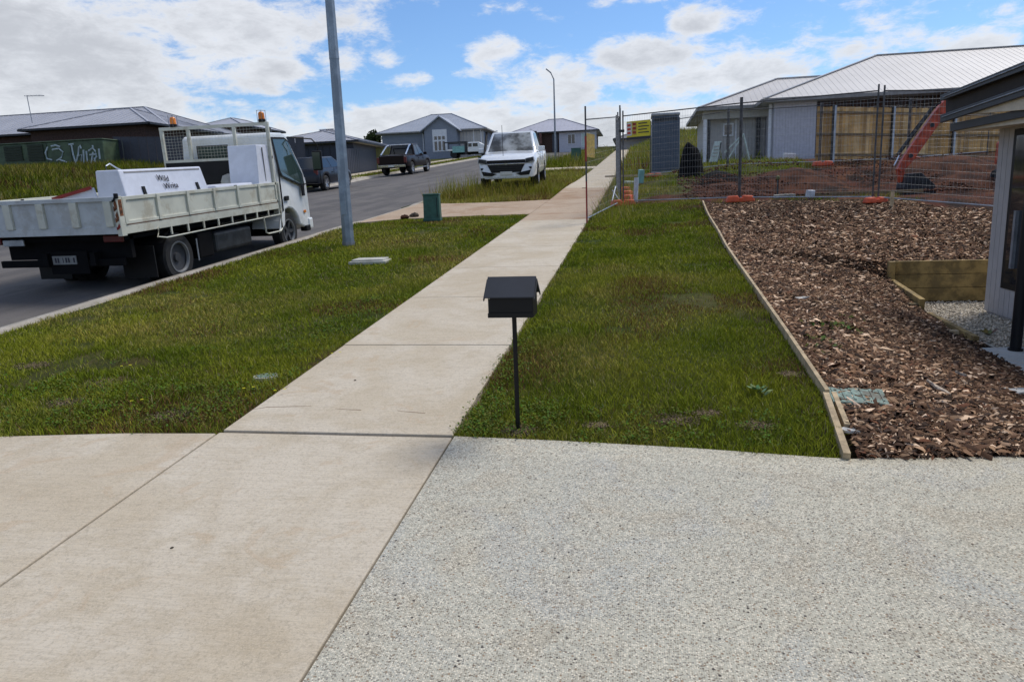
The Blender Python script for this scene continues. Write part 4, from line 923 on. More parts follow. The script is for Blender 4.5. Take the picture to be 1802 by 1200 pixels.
# ------------------------------------------------------------------ portable toilet and site things
LX0, LX1, LY = .39, 1.30, 26.3
tl = thing('portable_toilet', 'dark blue grey portable toilet with pale roof on the building lot', 'portable toilet', (.9, 26.8, h(.9, 26.5)))
zb = at(1150, 306, Y=LY)[2]; zt = at(1150, 201, Y=LY)[2]
m = MB(); m.bb(LX0, LX1, LY, LY+1.1, zb+.08, zt-.08); m.build('cabin', 'loo_blue', tl, world=True, bevel=.03)
m = MB(); m.bb(LX0-.03, LX1+.03, LY-.03, LY+1.13, zt-.08, zt+.02); m.build('roof', 'loo_roof', tl, world=True, bevel=.04)
m = MB(); m.bb(LX0-.04, LX1+.05, LY-.05, LY+1.15, zb-.15, zb+.08); m.build('skid_base', 'loo_trim', tl, world=True)
m = MB(); m.bb(LX1+.002, LX1+.03, LY+.12, LY+1.0, zb+.12, zt-.14); m.build('door', 'loo_trim', tl, world=True)
for i in range(9):
    x = LX0+.06+i*.1; m = MB(); m.bb(x, x+.035, LY-.012, LY-.001, zb+.14, zt-.3); m.build('wall_rib', 'loo_blue', tl, world=True)
m = MB(); m.bb(LX0+.06, LX1-.06, LY-.014, LY-.001, zt-.24, zt-.13); m.build('vent_band', 'excavator_dark', tl, world=True)
def heap(x0, x1, y0, y1, hh, mt, name, lab, cat, seed=0, px_=1.2):
    n = 14; V = []; F = []
    for i in range(n+1):
        for j in range(n+1):
            u, v = i/n*2-1, j/n*2-1; x = (x0+x1)/2+u*(x1-x0)/2; y_ = (y0+y1)/2+v*(y1-y0)/2; r = min(1, math.hypot(u, v))
            z = h(x, y_)-.08+hh*(1-r**px_)*(.75+.5*float(vnoise(x, y_, 2.5, seed)))+.12*hh*float(vnoise(x, y_, 7, seed+3))*(r < .98); V.append((x, y_, z))
    for i in range(n):
        for j in range(n): a = i*(n+1)+j; F.append((a, a+n+1, a+n+2, a+1))
    return tag(mesh_np(name, V, F, mt, smooth=True), lab, cat)
heap(1.15, 1.95, 23.2, 24.4, 1.0, 'heap_black', 'soil_heap', 'steep black heap next to the portable toilet', 'heap', 3, 2.6)
heap(1.6, 2.9, 22.0, 23.6, .30, 'heap_black', 'soil_heap', 'low dark soil spill right of the black heap', 'heap', 5, 1.3)
heap(2.9, 5.6, 20.2, 23.4, .34, 'heap_brown', 'soil_heap', 'brown dug soil mound behind the middle fence panel', 'heap', 7, 1.5)
heap(6.8, 9.6, 18.6, 22.6, .30, 'heap_brown', 'soil_heap', 'reddish dug soil mound around the digger bucket', 'heap', 9, 1.5)
heap(1.2, 3.4, 18.6, 21.6, .22, 'heap_brown', 'soil_heap', 'low dark soil ridge behind the fence left of centre', 'heap', 12, 1.5)
heap(6.4, 10.5, 20.5, 24.3, .35, 'heap_brown', 'soil_heap', 'brown soil bank below the paling fence on the right', 'heap', 15, 1.6)
# clods over the dug soil
X, Y = scatter(1.0, 9.5, 17.2, 24.5, 90, lambda X, Y: vnoise(X, Y, 1, 3) > .35)
n = len(X); rr = .012+.03*RNG.random(n)**2
V = (np.stack([X, Y, H(X, Y)+.06+.16*ss(17.5, 20, Y)*(fbm(X, Y, 1.3, 5))], 1)[:, None, :]+oc[None]*rr[:, None, None]*(.6+.8*RNG.random((n, 6, 1)))).reshape(-1, 3)
k = np.arange(n)[:, None]*6; F = np.concatenate([k+np.array([q]) for q in ((0,2,4),(2,1,4),(1,3,4),(3,0,4),(2,0,5),(1,2,5),(3,1,5),(0,3,5))])
C = np.array([[.085, .036, .022]])*(.4+1.3*RNG.random(n))[:, None]
tag(mesh_np('soil_clods', V, F, 'pebble', cols=np.repeat(C, 6, 0)), 'loose reddish brown soil clods on the dug lot', 'soil', kind='stuff')
# leaning sale board
p = at(1262, 285, Y=27.5)
bd = thing('site_board', 'pale green white notice board leaning on two dark legs', 'board', (p[0]-.15, 27.5, h(p[0], 27.5)))
z0 = at(1255, 285, Y=27.5)[2]-h(p[0], 27.5); z1 = at(1255, 249, Y=27.5)[2]-h(p[0], 27.5)
m = MB(); P = [(-.13, 0, z0), (.16, .02, z0), (.30, .12, z1), (.06, .10, z1)]; m.add(P+[(a, b+.04, c) for a, b, c in P], [(0,1,2,3),(7,6,5,4),(0,4,5,1),(1,5,6,2),(2,6,7,3),(3,7,4,0)]); m.build('board', 'board_pale', bd)
for s_ in (-.08, .12): m = MB(); m.beam((s_, .05, -.05), (s_+.16, .12, z1-.05), .04, .04); m.build('leg', 'excavator_dark', bd)
m = MB()
for i in range(4):
    z = z0+(z1-z0)*(.25+.16*i); o_ = (z-z0)/(z1-z0); m.bb(-.07+.18*o_, .12+.14*o_, -.002+.10*o_-.012, .10*o_, z, z+.03)
m.build('text_line', 'wall_grey', bd)
# small site litter
def litter(px_, py_, Y_, d, mt, lab, cat, name, rz=.3):
    p = at(px_, py_, Y=Y_); z = h(p[0], Y_); o = MB().box((0, 0, d[2]/2), d).build(name, mt, bevel=.01); o.location = (p[0], Y_, z); o.rotation_euler = (.1, .05, rz); return tag(o, lab, cat)
litter(1425, 345, 16.75, (.15, .13, .16), 'pvc', 'white plastic tub behind the bottom fence rail', 'tub', 'tub')
for i in range(4): litter(1366+9*i, 350, 17.0, (.12, .10, .08), 'brick_pale', ('pale brick at the left end of the row behind the fence', 'second pale brick of the row behind the fence', 'third pale brick of the row behind the fence', 'pale brick at the right end of the row behind the fence')[i], 'brick', 'loose_brick', .1+.2*i)
st = thing('survey_stake', 'yellow capped dark star picket in the dug soil', 'stake', (*at(1368, 345, Y=17.6)[:2], h(at(1368, 345, Y=17.6)[0], 17.6)))
m = MB(); m.box((0, 0, .2), (.035, .035, .5)); m.build('picket', 'excavator_dark', st)
m = MB(); m.lathe([(0, .52), (.04, .50), (.045, .44), (.03, .42)], (0, 0, 0), 10, 'z'); m.build('cap', 'fence_timber_green', st, smooth=40)
o = pipe((*at(1568, 371, Y=15.0)[:2], h(at(1568, 371, Y=15.0)[0], 15)), (at(1568, 371, Y=15)[0]+.01, 15.0, h(at(1568, 371, Y=15.0)[0], 15)+.30), .035, 'edging_timber', 'short timber stake at the top of the mulch bed', 'stake', 'timber_stake')
p = at(1538, 345, Y=17.2)
o = MB().box((0, 0, 0), (2.4, .05, .07)).build('formwork_plank', 'rail_timber', bevel=.01); o.location = (p[0]-.2, 17.3, h(p[0], 17.3)+.05); o.rotation_euler = (0, 0, -.05); tag(o, 'long pale plank lying on the soil behind the fence', 'plank')
litter(1388, 283, 30.5, (.45, .2, .22), 'wall_white', 'crumpled white sheet on the ground by the grey house wall', 'sheet', 'crumpled_sheet', .2)
litter(1127, 300, 23.8, (.16, .15, .42), 'plastic_teal', 'pale teal plastic drum left of the portable toilet', 'drum', 'plastic_drum')
litter(1113, 303, 24.2, (.5, .3, .08), 'board_pale', 'pale sheet offcut lying beside the teal drum', 'offcut', 'sheet_offcut')
sh = thing('sawhorse', 'white leaning timber trestle beside the grey house wall', 'trestle', (*at(1290, 290, Y=29.5)[:2], h(at(1290, 290, Y=29.5)[0], 29.5)))
for a, b in (((.35, 0, 1.), (.62, .1, 0)), ((.33, 0, .95), (-.25, 0, .0)), ((-.3, .2, .35), (.3, 0, .95))): m = MB(); m.beam(a, b, .06, .05); m.build('leg', 'board_pale', sh)
p = at(1150, 300, Y=25.9)
o = MB().box((0, 0, 0), (2.6, .08, .05)).build('timber_length', 'edging_timber'); o.location = (p[0]-.3, 25.0, h(p[0], 25)+.1); tag(o, 'thin pale timber length lying in front of the portable toilet', 'timber')

# ------------------------------------------------------------------ paling fence
pf = thing('paling_fence', 'new timber paling fence with galvanised posts behind the dug lot', 'fence', (5.7, 25.2, h(5.7, 25.2)))
pa0, pa1 = Vector((5.45, 25.0, 0)), Vector((12.2, 27.6, 0)); L = (pa1-pa0).length; dr = (pa1-pa0).normalized(); nr = Vector((dr.y, -dr.x, 0)); np_ = int(L/.108)
gap0 = []
for i in range(np_):
    q = pa0+dr*(i+.5)*L/np_; z = float(np.interp(i/np_, [0, 1], [.84, .66])); zt = float(np.interp(i/np_, [0, 1], [2.50, 2.32]))+random.uniform(-.012, .012)
    m = MB(); m.box((q.x, q.y, (z+zt)/2), (L/np_-random.uniform(.004, .012), .016+random.uniform(0, .006), zt-z), math.atan2(dr.y, dr.x)); m.build('paling', random.choice(['paling_a', 'paling_b', 'paling_a', 'paling_c', 'paling_b']), pf, world=True)
for f_ in (.12, .5, .9):
    a = pa0-nr*-.03; b = pa1+nr*.03; m = MB(); m.beam((pa0.x+nr.x*.035, pa0.y+nr.y*.035, .84+1.66*f_), (pa1.x+nr.x*.035, pa1.y+nr.y*.035, .66+1.66*f_), .04, .07); m.build('rail', 'rail_timber', pf, world=True)
for f_ in (.075, .365, .68, .98):
    q = pa0.lerp(pa1, f_)+nr*.09; z = .84-.18*f_; m = MB(); m.box((q.x-.04*dr.x, q.y-.04*dr.y, z+.8), (.025, .08, 1.8), math.atan2(dr.y, dr.x)); m.build('post_web', 'excavator_dark', pf, world=True)
    m = MB(); m.box((q.x+.01*dr.x, q.y+.01*dr.y, z+.8), (.07, .08, 1.78), math.atan2(dr.y, dr.x)); m.build('post', 'galv', pf, world=True)

# ------------------------------------------------------------------ excavator
exv = thing('excavator', 'orange mini digger arm and dark bucket reaching down behind the fence', 'excavator', (9.4, 19.6, h(9.4, 19.6)))
Y0 = 19.2
P1 = at(1584, 298, Y=Y0); P2 = at(1668, 178, Y=Y0); P3 = (9.0, Y0+.3, .9)
P1v, P2v = Vector(P1), Vector(P2); dd = (P2v-P1v).normalized()
m = MB(); nrm = Vector((dd.z, 0, -dd.x))
P = []
for q, w in ((P1v-dd*.05, .07), (P1v+dd*.25, .115), (P1v+dd*1.45, .125), (P2v-dd*.35, .12), (P2v, .09)):
    for y_ in (-.09, .09):
        for s_ in (-1, 1): P.append(q+nrm*(w*s_)+Vector((0, y_, 0)))
F = []
for i in range(4):
    a = i*4; F += [(a, a+1, a+5, a+4), (a+2, a+6, a+7, a+3), (a, a+4, a+6, a+2), (a+1, a+3, a+7, a+5)]
F += [(0, 2, 3, 1), (16, 17, 19, 18)]
m.add(P, F); m.build('stick', 'excavator_orange', exv, world=True, bevel=.01)
m = MB(); m.tube([P1v+dd*.25-nrm*.24, P1v+dd*1.5-nrm*.20], .045, 8); m.build('bucket_cylinder', 'excavator_dark', exv, world=True)
m = MB(); m.tube([P1v-dd*.0-nrm*.16, P1v+dd*.5-nrm*.235], .022, 8); m.build('cylinder_rod', 'chrome', exv, world=True)
for o_ in (.19, .225):
    m = MB(); m.tube([P2v-nrm*.10-dd*.1, P1v+dd*1.5-nrm*o_, P1v+dd*.7-nrm*(o_+.05)], .014, 6); m.build('hose', 'black_plastic', exv, world=True)
for u_ in (.35, 1.15): m = MB(); m.tube([P1v+dd*u_+Vector((0, -.11, 0)), P1v+dd*u_+Vector((0, .11, 0))], .05, 12); m.build('pivot_pin', 'excavator_dark', exv, world=True)
gz_b = h(9.6, 19.8)
MID = Vector(at(1765, 150, Y=Y0+.05))
m = MB(); m.beam(P2v+Vector((0, 0, -.05)), MID, .16, .24, (0, 1, 0)); m.beam(MID, (9.7, Y0+.2, gz_b+1.0), .16, .26, (0, 1, 0)); m.build('boom', 'excavator_orange', exv, world=True, bevel=.02)
m = MB(); m.tube([P2v-nrm*.05+Vector((.05, 0, .08)), MID+Vector((-.1, 0, .18))], .045, 8); m.build('arm_cylinder', 'chrome', exv, world=True)
m = MB(); m.beam(P1v, P1v+Vector((.06, 0, -.30)), .16, .10, (0, 1, 0)); m.build('linkage', 'excavator_orange', exv, world=True)
bx, bz = P1v.x+.08, P1v.z-.22
m = MB(); m.prism([(bx, bz+.1), (bx+.30, bz+.12), (bx+.62, bz-.18), (bx+.66, bz-.42), (bx+.30, bz-.60), (bx+.02, bz-.50), (bx-.06, bz-.22)], Y0-.30, Y0+.30, 'y'); m.build('bucket', 'bucket_steel', exv, world=True, bevel=.015)
m = MB()
for i in range(4): m.box((bx-.06, Y0-.18+.12*i, bz-.57), (.05, .04, .12))
m.build('bucket_teeth', 'bucket_steel', exv, world=True)
gb = h(9.6, 19.8)
m = MB(); m.bb(8.7, 10.5, 19.2, 20.5, gb+.55, gb+1.1); m.build('house', 'excavator_orange', exv, world=True, bevel=.05)
m = MB(); m.bb(9.3, 10.3, 19.3, 20.1, gb+1.1, gb+2.0); m.build('cab', 'glass_dark', exv, world=True, bevel=.05)
for y_ in (19.1, 20.4): m = MB(); m.bb(8.6, 10.6, y_-.15, y_+.15, gb, gb+.45); m.build('track', 'tyre', exv, world=True, bevel=.15)

# ------------------------------------------------------------------ houses
def hip_roof(x0, x1, y0, y1, ze, pitch, ov=.45, ridge='x', th=.16):
    x0 -= ov; x1 += ov; y0 -= ov; y1 += ov; t = math.tan(math.radians(pitch))
    if ridge == 'x': d = (y1-y0)/2; A = (x0+d, (y0+y1)/2, ze+d*t); B = (x1-d, (y0+y1)/2, ze+d*t)
    else: d = (x1-x0)/2; A = ((x0+x1)/2, y0+d, ze+d*t); B = ((x0+x1)/2, y1-d, ze+d*t)
    V = [(x0, y0, ze), (x1, y0, ze), (x1, y1, ze), (x0, y1, ze), A, B]
    F = [(0,1,5,4), (1,2,5), (2,3,4,5), (3,0,4)] if ridge == 'x' else [(0,1,4), (1,2,5,4), (2,3,5), (3,0,4,5)]
    return V, F
def ribbed(V, F, rib=.25, up=.03):
    """standing ribs running up each roof face"""
    m = MB()
    for f in F:
        P = [Vector(V[i]) for i in f]; e0, e1 = P[0], P[1]
        if abs(e0.z-e1.z) > .01: continue
        d = (e1-e0); L = d.length; d.normalize(); n = (P[1]-P[0]).cross(P[2]-P[0]).normalized(); n = n if n.z > 0 else -n; upv = n.cross(d); upv = upv if upv.z > 0 else -upv
        k = int(L/rib)
        for i in range(1, k):
            s = i*L/k; q = e0+d*s; best = 0
            for a in range(1, len(P)):
                u, v = P[a], P[(a+1) % len(P)]; us, ut = (u-e0).dot(d), (u-e0).dot(upv); vs, vt = (v-e0).dot(d), (v-e0).dot(upv)
                if abs(us-vs) > 1e-6 and min(us, vs) <= s <= max(us, vs): best = max(best, ut+(vt-ut)*(s-us)/(vs-us))
            if best > .1:
                a_ = q+n*up*.4; b_ = q+upv*best+n*up*.4; m.beam(a_, b_, .035, up, tuple(n))
    return m
def house_roof(t, V, F, mt, gut, rib=.3, gw=.12, up=.025, gutn='gutter'):
    z = V[0][2]; m = MB(); m.add(V+[(a, b, c-.02) for a, b, c in V[:4]], F+[(9, 8, 7, 6)]); m.build('roof', mt, t, world=True)
    if rib: o = ribbed(V, F, rib, up).build('roof_ribs', mt, t, world=True); o['kind'] = 'stuff'
    for i in range(4):
        a, b = Vector(V[i]), Vector(V[(i+1) % 4]); d = (b-a).normalized(); o_ = Vector((d.y, -d.x, 0))*.055
        m = MB(); m.beam(a+o_-Vector((0, 0, .07)), b+o_-Vector((0, 0, .07)), .10, .14); m.build(gutn, gut, t, world=True)
    for f in F:
        for i in range(len(f)):
            a, b = V[f[i]], V[f[(i+1) % len(f)]]
            if not (a[2] <= z+.001 and b[2] <= z+.001) and f[i] < f[(i+1) % len(f)]:
                m = MB(); m.beam((a[0], a[1], a[2]+.03), (b[0], b[1], b[2]+.03), .16, .035); m.build('ridge_cap', mt, t, world=True)
def walls(t, x0, x1, y0, y1, z0, z1, mt, name='wall'):
    m = MB(); m.bb(x0, x1, y0, y1, z0, z1); return m.build(name, mt, t, world=True)
def soffit(t, V, inset, mt):
    z = V[0][2]-.14; x0, x1, y0, y1 = V[0][0], V[1][0], V[0][1], V[2][1]; m = MB()
    m.bb(x0, x1, y0, y1, z, z+.02); m.build('soffit', mt, t, world=True)
def window(t, x0, x1, y, z0, z1, fr='wall_white', gl='window_glass', face=-1, mull=1):
    m = MB(); fw = .06
    m.bb(x0, x1, y-.05, y+.0-.001, z0, z0+fw).bb(x0, x1, y-.05, y-.001, z1-fw, z1).bb(x0, x0+fw, y-.05, y-.001, z0+fw, z1-fw).bb(x1-fw, x1, y-.05, y-.001, z0+fw, z1-fw)
    for i in range(1, mull+1):
        xm = x0+(x1-x0)*i/(mull+1); m.bb(xm-.025, xm+.025, y-.05, y-.001, z0+fw, z1-fw)
    f = m.build('window', fr, t, world=True)
    m = MB(); m.bb(x0+fw, x1-fw, y-.025, y-.02, z0+fw, z1-fw); L = t['_loc']; m.v = [(a-L[0], b-L[1], c-L[2]) for a, b, c in m.v]; m.build('pane', gl, f)
# big light roofed house on the right
bh = thing('grey_house', 'large pale grey brick house with light hip roof behind the paling fence', 'house', (8, 33, 1.2))
ze = 3.62
V, F = hip_roof(5.4, 24, 32.5, 43.1, ze, 21.5, .47); house_roof(bh, V, F, 'steel_roof_light', 'gutter_light', .25, up=.008); soffit(bh, V, .45, 'soffit_grey')
V2, F2 = hip_roof(2.95, 12, 34.2, 40.9, ze-.02, 21.5, .45); house_roof(bh, V2, F2, 'steel_roof_light', 'gutter_light', .25, up=.008); soffit(bh, V2, .45, 'soffit_grey')
V3, F3 = hip_roof(5.0, 16, 37, 45, ze-.01, 22.5, .3); house_roof(bh, V3, F3, 'steel_roof_light', 'gutter_light', .0)
gz_ = h(6, 32)-.1
# side wall made of light brick panel, boards on the wing
walls(bh, 5.42, 7.05, 32.5, 43, gz_, ze-.12, 'wall_light'); walls(bh, 7.06, 24, 32.9, 43, gz_, ze-.12, 'brick_brown')
walls(bh, 2.95, 5.41, 34.6, 40.8, gz_-.1, ze-.13, 'wall_grey', 'wing_wall')
# brick courses on the light side wall (real joints)
for i in range(24):
    z = gz_+.18+i*.1
    if z > ze-.2: break
    m = MB(); m.bb(5.425, 7.045, 32.485, 32.499, z, z+.088); m.build('brick_course', 'wall_light', bh, world=True)
x = 3.5
while x < 5.35:
    m = MB(); m.bb(x, x+.12, 34.56, 34.599, gz_-.05, ze-.35); m.build('wall_board', 'wall_grey', bh, world=True); x += .135
m = MB(); m.bb(2.7, 5.5, 34.0, 34.6, ze-.50, ze-.155); m.build('porch_beam', 'soffit_grey', bh, world=True)
m = MB(); m.bb(5.0, 5.14, 34.3, 34.55, gz_, ze-.3); m.build('door_jamb', 'excavator_dark', bh, world=True)
m = MB(); m.bb(5.24, 5.34, 32.7, 32.8, gz_, ze-.15); m.build('downpipe', 'wall_white', bh, world=True)
m = MB(); m.bb(2.72, 2.86, 34.0, 34.14, gz_-.1, ze-.5); m.build('porch_post', 'wall_white', bh, world=True)
m = MB(); m.bb(2.90, 3.02, 34.1, 34.2, gz_-.1, ze-.5); m.build('porch_post', 'excavator_dark', bh, world=True)
window(bh, 3.6, 4.05, 34.55, gz_+1.3, gz_+1.85, 'wall_white', mull=0)
m = MB(); m.bb(4.12, 4.18, 34.5, 34.555, gz_, gz_+2.0); m.build('trim', 'wall_white', bh, world=True)
m = MB(); m.bb(3.35, 12, 31.0, 34.5, gz_-.2, gz_+.08); m.build('plinth_slab', 'slab_concrete', bh, world=True)
m = MB()
for i in range(40): m.bb(7.3+i*.3, 7.3+i*.3+.05, 32.84, 32.899, ze-1.1, ze-.15)
m.build('batten_screen', 'cladding_dark', bh, world=True)
# little far house behind the rear fence
def small_house(name, lab, x0, x1, y0, y1, eave, pitch, wm, rm, gm, wins=(), rib=.0, ov=.5, ridge='x', extra=None):
    zc = h((x0+x1)/2, y0); t = thing(name, lab, 'house', ((x0+x1)/2, y0, zc)); V, F = hip_roof(x0, x1, y0, y1, eave, pitch, ov, ridge); house_roof(t, V, F, rm, gm, rib)
    soffit(t, V, .4, 'soffit_grey'); walls(t, x0, x1, y0, y1, min(zc, h(x0, y0), h(x1, y0))-.5, eave-.12, wm)
    for w in wins: window(t, *w)
    return t
small_house('far_cottage', 'small distant house with dark green roof seen beside the portable toilet', 5.8, 14, 70, 78, at(1215, 222, Y=70)[2], 24, 'wall_taupe', 'steel_roof_mid', 'pit_green')
# lilac roofed house behind the pickup
e2 = at(905, 236, Y=88)[2]
h2 = small_house('lilac_roof_house', 'brown brick and pale house with lilac grey hip roof behind the white pickup', at(893, 240, Y=88)[0]+.5, at(1052, 240, Y=88)[0]-.4, 88, 96.0, e2, 22, 'brick_brown', 'steel_roof_lilac', 'gutter_dark', rib=.5)
xa, xb = at(984, 250, Y=87.9)[0], at(1050, 250, Y=87.9)[0]; g2 = h(-9, 88)
m = MB(); m.bb(xa, xb, 87.85, 87.99, g2-.4, e2-.15); m.build('front_wall', 'wall_light', h2, world=True)
window(h2, xa+1.0, xa+1.9, 87.84, e2-1.5, e2-.35); window(h2, xa+2.6, xa+3.6, 87.84, e2-1.9, e2-.3, gl='board_pale')
m = MB(); m.bb(xa-.8, xa-.15, 87.8, 87.99, g2-.3, e2-.25); m.build('door', 'fence_steel_dark', h2, world=True)
m = MB(); m.bb(xa-2.3, xa-2.0, 87.3, 87.6, g2-.3, e2-.15); m.build('porch_post', 'brick_house', h2, world=True)
small_house('brown_roof_house', 'low house with dark brown roof seen through the fence by the footpath', -2.4, 6, 84, 93, at(1060, 246, Y=84)[2], 20, 'wall_taupe', 'steel_roof_brown', 'gutter_dark')
# blue grey gable house
Yg = 84
gxs = lambda x: at(x, 240, Y=Yg)[0]
eG = at(740, 232, Y=Yg)[2]
gh = thing('gable_house', 'blue grey weatherboard house with front gable and tall white framed windows', 'house', (gxs(760), Yg, h(-22, Yg)))
gx0, gx1 = gxs(672), gxs(850)
V, F = hip_roof(gx0, gx1, Yg, Yg+9.5, eG, 24, .5); house_roof(gh, V, F, 'steel_roof_grey', 'gutter_light', .4); walls(gh, gx0, gx1, Yg, Yg+9.5, h(-24, Yg)-1, eG-.12, 'wall_bluegrey')
soffit(gh, V, .4, 'soffit_grey')
ga, gb_ = gxs(752), gxs(808); gm = (ga+gb_)/2; gy = Yg-1.2; pk = at(778, 204, Y=gy)[2]; eg = at(778, 227, Y=gy)[2]
m = MB(); m.prism([(ga, h(-22, Yg)-.8), (gb_, h(-22, Yg)-.8), (gb_, eg), (gm, pk-.15), (ga, eg)], gy, Yg+.5, 'y'); m.build('gable_wall', 'wall_bluegrey', gh, world=True)
m = MB()
for s_, xx in ((-1, ga), (1, gb_)):
    dx = (gm-xx); ez = eg-(pk-.15-eg)*.12; m.add([(xx+s_*.45, gy-.4, ez-.05), (gm, gy-.4, pk), (gm, Yg+5.5, pk), (xx+s_*.45, Yg+5.5, ez-.05), (xx+s_*.45, gy-.4, ez-.17), (gm, gy-.4, pk-.14), (gm, Yg+5.5, pk-.14), (xx+s_*.45, Yg+5.5, ez-.17)], [(0,1,2,3), (7,6,5,4), (0,4,5,1), (2,6,7,3), (1,5,6,2), (3,7,4,0)])
m.build('gable_roof', 'steel_roof_grey', gh, world=True)
for i in range(9):
    z = h(-22, Yg)+.2+i*.3
    m = MB(); m.bb(gx0, ga-.01, Yg-.03, Yg-.001, z, z+.275); m.build('weatherboard', 'wall_bluegrey', gh, world=True)
wa, wb = gxs(766), gxs(791); zt = at(778, 228, Y=gy)[2]; zm1 = at(778, 240, Y=gy)[2]; zm2 = at(778, 246, Y=gy)[2]; zm3 = at(778, 249, Y=gy)[2]; zb = at(778, 267, Y=gy)[2]
m = MB(); m.bb(wa, wb, gy-.06, gy-.002, zb, zt); m.build('window_surround', 'wall_white', gh, world=True)
for i in range(3):
    x0_ = wa+.22+i*(wb-wa-.3)/3; x1_ = x0_+(wb-wa-.3)/3-.16
    for a, b in ((zm2, zm1), (zb+.12, zm3)):
        m = MB(); m.bb(x0_, x1_, gy-.075, gy-.062, a, b); m.build('pane', 'window_glass', gh, world=True)
x = gb_+.1
while x < gx1-.2:
    m = MB(); m.bb(x, x+.36, Yg-.03, Yg-.001, h(-18, Yg)-.5, eG-.3); m.build('wall_board', 'wall_grey', gh, world=True); x += .4
for px_ in (833, 846): m = MB(); m.bb(gxs(px_), gxs(px_)+.1, Yg-.1, Yg-.032, h(-18, Yg)-.3, eG-.1); m.build('downpipe', 'wall_white', gh, world=True)
m = MB(); m.bb(gxs(744), gxs(744)+.1, Yg-.1, Yg-.032, h(-22, Yg)-.3, eG-.1); m.build('downpipe', 'wall_white', gh, world=True)
# dark garage house left of the lamp post
Yd = 52
dx0, dx1 = at(500, 250, Y=Yd)[0], at(652, 262, Y=Yd+2)[0]
eD = at(560, 251, Y=Yd)[2]
dh = small_house('dark_garage', 'dark walled house with low brown grey hip roof behind the hatchback', dx0-2.5, at(622, 255, Y=Yd)[0], Yd, Yd+9, eD, 15, 'fence_steel_dark', 'steel_roof_mid', 'gutter_dark', rib=.4)
x = dx0-2
while x < at(618, 255, Y=Yd)[0]-.3:
    m = MB(); m.bb(x, x+.5, Yd-.03, Yd-.001, h(-24, Yd)-.3, eD-.3); m.build('wall_sheet', 'fence_steel_dark', dh, world=True); x += .56
# steel sheet fence by the dark ute
def sheet_fence(name, lab, p0, p1, z0a, z1a, hh, mt, w=.4, cat='fence'):
    t = thing(name, lab, cat, (*p0, z0a)); A, B = Vector((*p0, 0)), Vector((*p1, 0)); L = (B-A).length; n = max(1, int(L/w)); d = (B-A).normalized(); a = math.atan2(d.y, d.x)
    for i in range(n):
        q = A+d*(i+.5)*L/n; z = z0a+(z1a-z0a)*(i+.5)/n; m = MB(); m.box((q.x, q.y, z+hh/2), (L/n*.86, .03, hh), a); m.box((q.x+d.x*L/n*.45, q.y+d.y*L/n*.45, z+hh/2), (L/n*.13, .015, hh), a); m.build('fence_sheet', mt, t, world=True)
    m = MB(); m.beam((A.x, A.y, z0a+hh), (B.x, B.y, z1a+hh), .06, .05); m.build('top_rail', mt, t, world=True)
    return t
q0 = at(610, 290, Y=50); q1 = at(654, 292, Y=56)
sheet_fence('steel_fence', 'dark blue grey steel sheet fence behind the grass left of the dark ute', (q0[0], 50), (q1[0], 56), h(q0[0], 50)-.1, h(q1[0], 56)-.1, at(630, 266, Y=53)[2]-h(q0[0], 52)+.2, 'fence_steel_dark')
q2 = at(668, 292, Y=57)
sheet_fence('timber_fence', 'short olive timber fence beside the steel fence', (q1[0]+.1, 56.5), (q2[0]+1, 58), h(q1[0], 56)-.1, h(q2[0], 57)-.1, 1.8, 'fence_timber_green', .3)
# large dark roofed house far left
eL = 6.05; LY0 = 47
lx0, lx1 = at(-260, 240, Y=LY0)[0], at(268, 220, Y=LY0)[0]-.4
lh = thing('dark_roof_house', 'long brown brick house with dark grey hip roof behind the truck', 'house', (-38, LY0, h(-38, LY0)))
V, F = hip_roof(at(45, 235, Y=LY0)[0]+.4, lx1, LY0, LY0+8.2, eL, 19.5, .5); house_roof(lh, V, F, 'steel_roof_mid', 'gutter_dark', .5); soffit(lh, V, .4, 'gutter_dark')
V, F = hip_roof(lx0, -33.5, LY0+2.2, LY0+13, eL-.01, 20.5, .5); house_roof(lh, V, F, 'steel_roof_mid', 'gutter_dark', .5); soffit(lh, V, .4, 'gutter_dark')
walls(lh, at(45, 235, Y=LY0)[0]+.4, lx1-.2, LY0, LY0+8, 2, eL-.13, 'brick_brown'); walls(lh, lx0, -33.7, LY0+2.2, LY0+12.9, 2, eL-.14, 'brick_brown')
V4 = hip_roof(-31, -23, LY0+7, LY0+14, at(360, 215, Y=56)[2]-1.2, 21, .4); t4 = thing('rear_roof_house', 'dark grey roof peak of a further house above the truck rack', 'house', (-28, 60, h(-28, 60)))
V, F = hip_roof(at(345, 220, Y=62)[0], at(425, 220, Y=62)[0], 62, 69, at(400, 222, Y=62)[2], 20, .4, 'y' if (at(425, 220, Y=62)[0]-at(345, 220, Y=62)[0]) < 7 else 'x'); house_roof(t4, V, F, 'steel_roof_mid', 'gutter_dark', 0); walls(t4, at(350, 220, Y=62)[0], at(420, 220, Y=62)[0], 62, 69, 2, V[0][2]-.1, 'brick_brown')
an = thing('tv_antenna', 'thin television aerial on the dark roof at far left', 'aerial', (*at(55, 205, Y=51)[:2], at(55, 205, Y=51)[2]-.5))
p0 = at(55, 205, Y=51)-np.array([0, 0, .5])
az_ = at(52, 168, Y=51)[2]-p0[2]
m = MB(); m.tube([(0, 0, 0), (-.1, 0, az_)], .03, 6); m.build('mast', 'galv_dull', an)
m = MB(); m.tube([(-.35, 0, az_-.03), (1.4, 0, az_-.12)], .022, 6)
for i in range(6): m.tube([(-.1+i*.25, -.25, az_-.05), (-.1+i*.25, .25, az_-.05)], .012, 5)
m.build('boom', 'galv_dull', an)
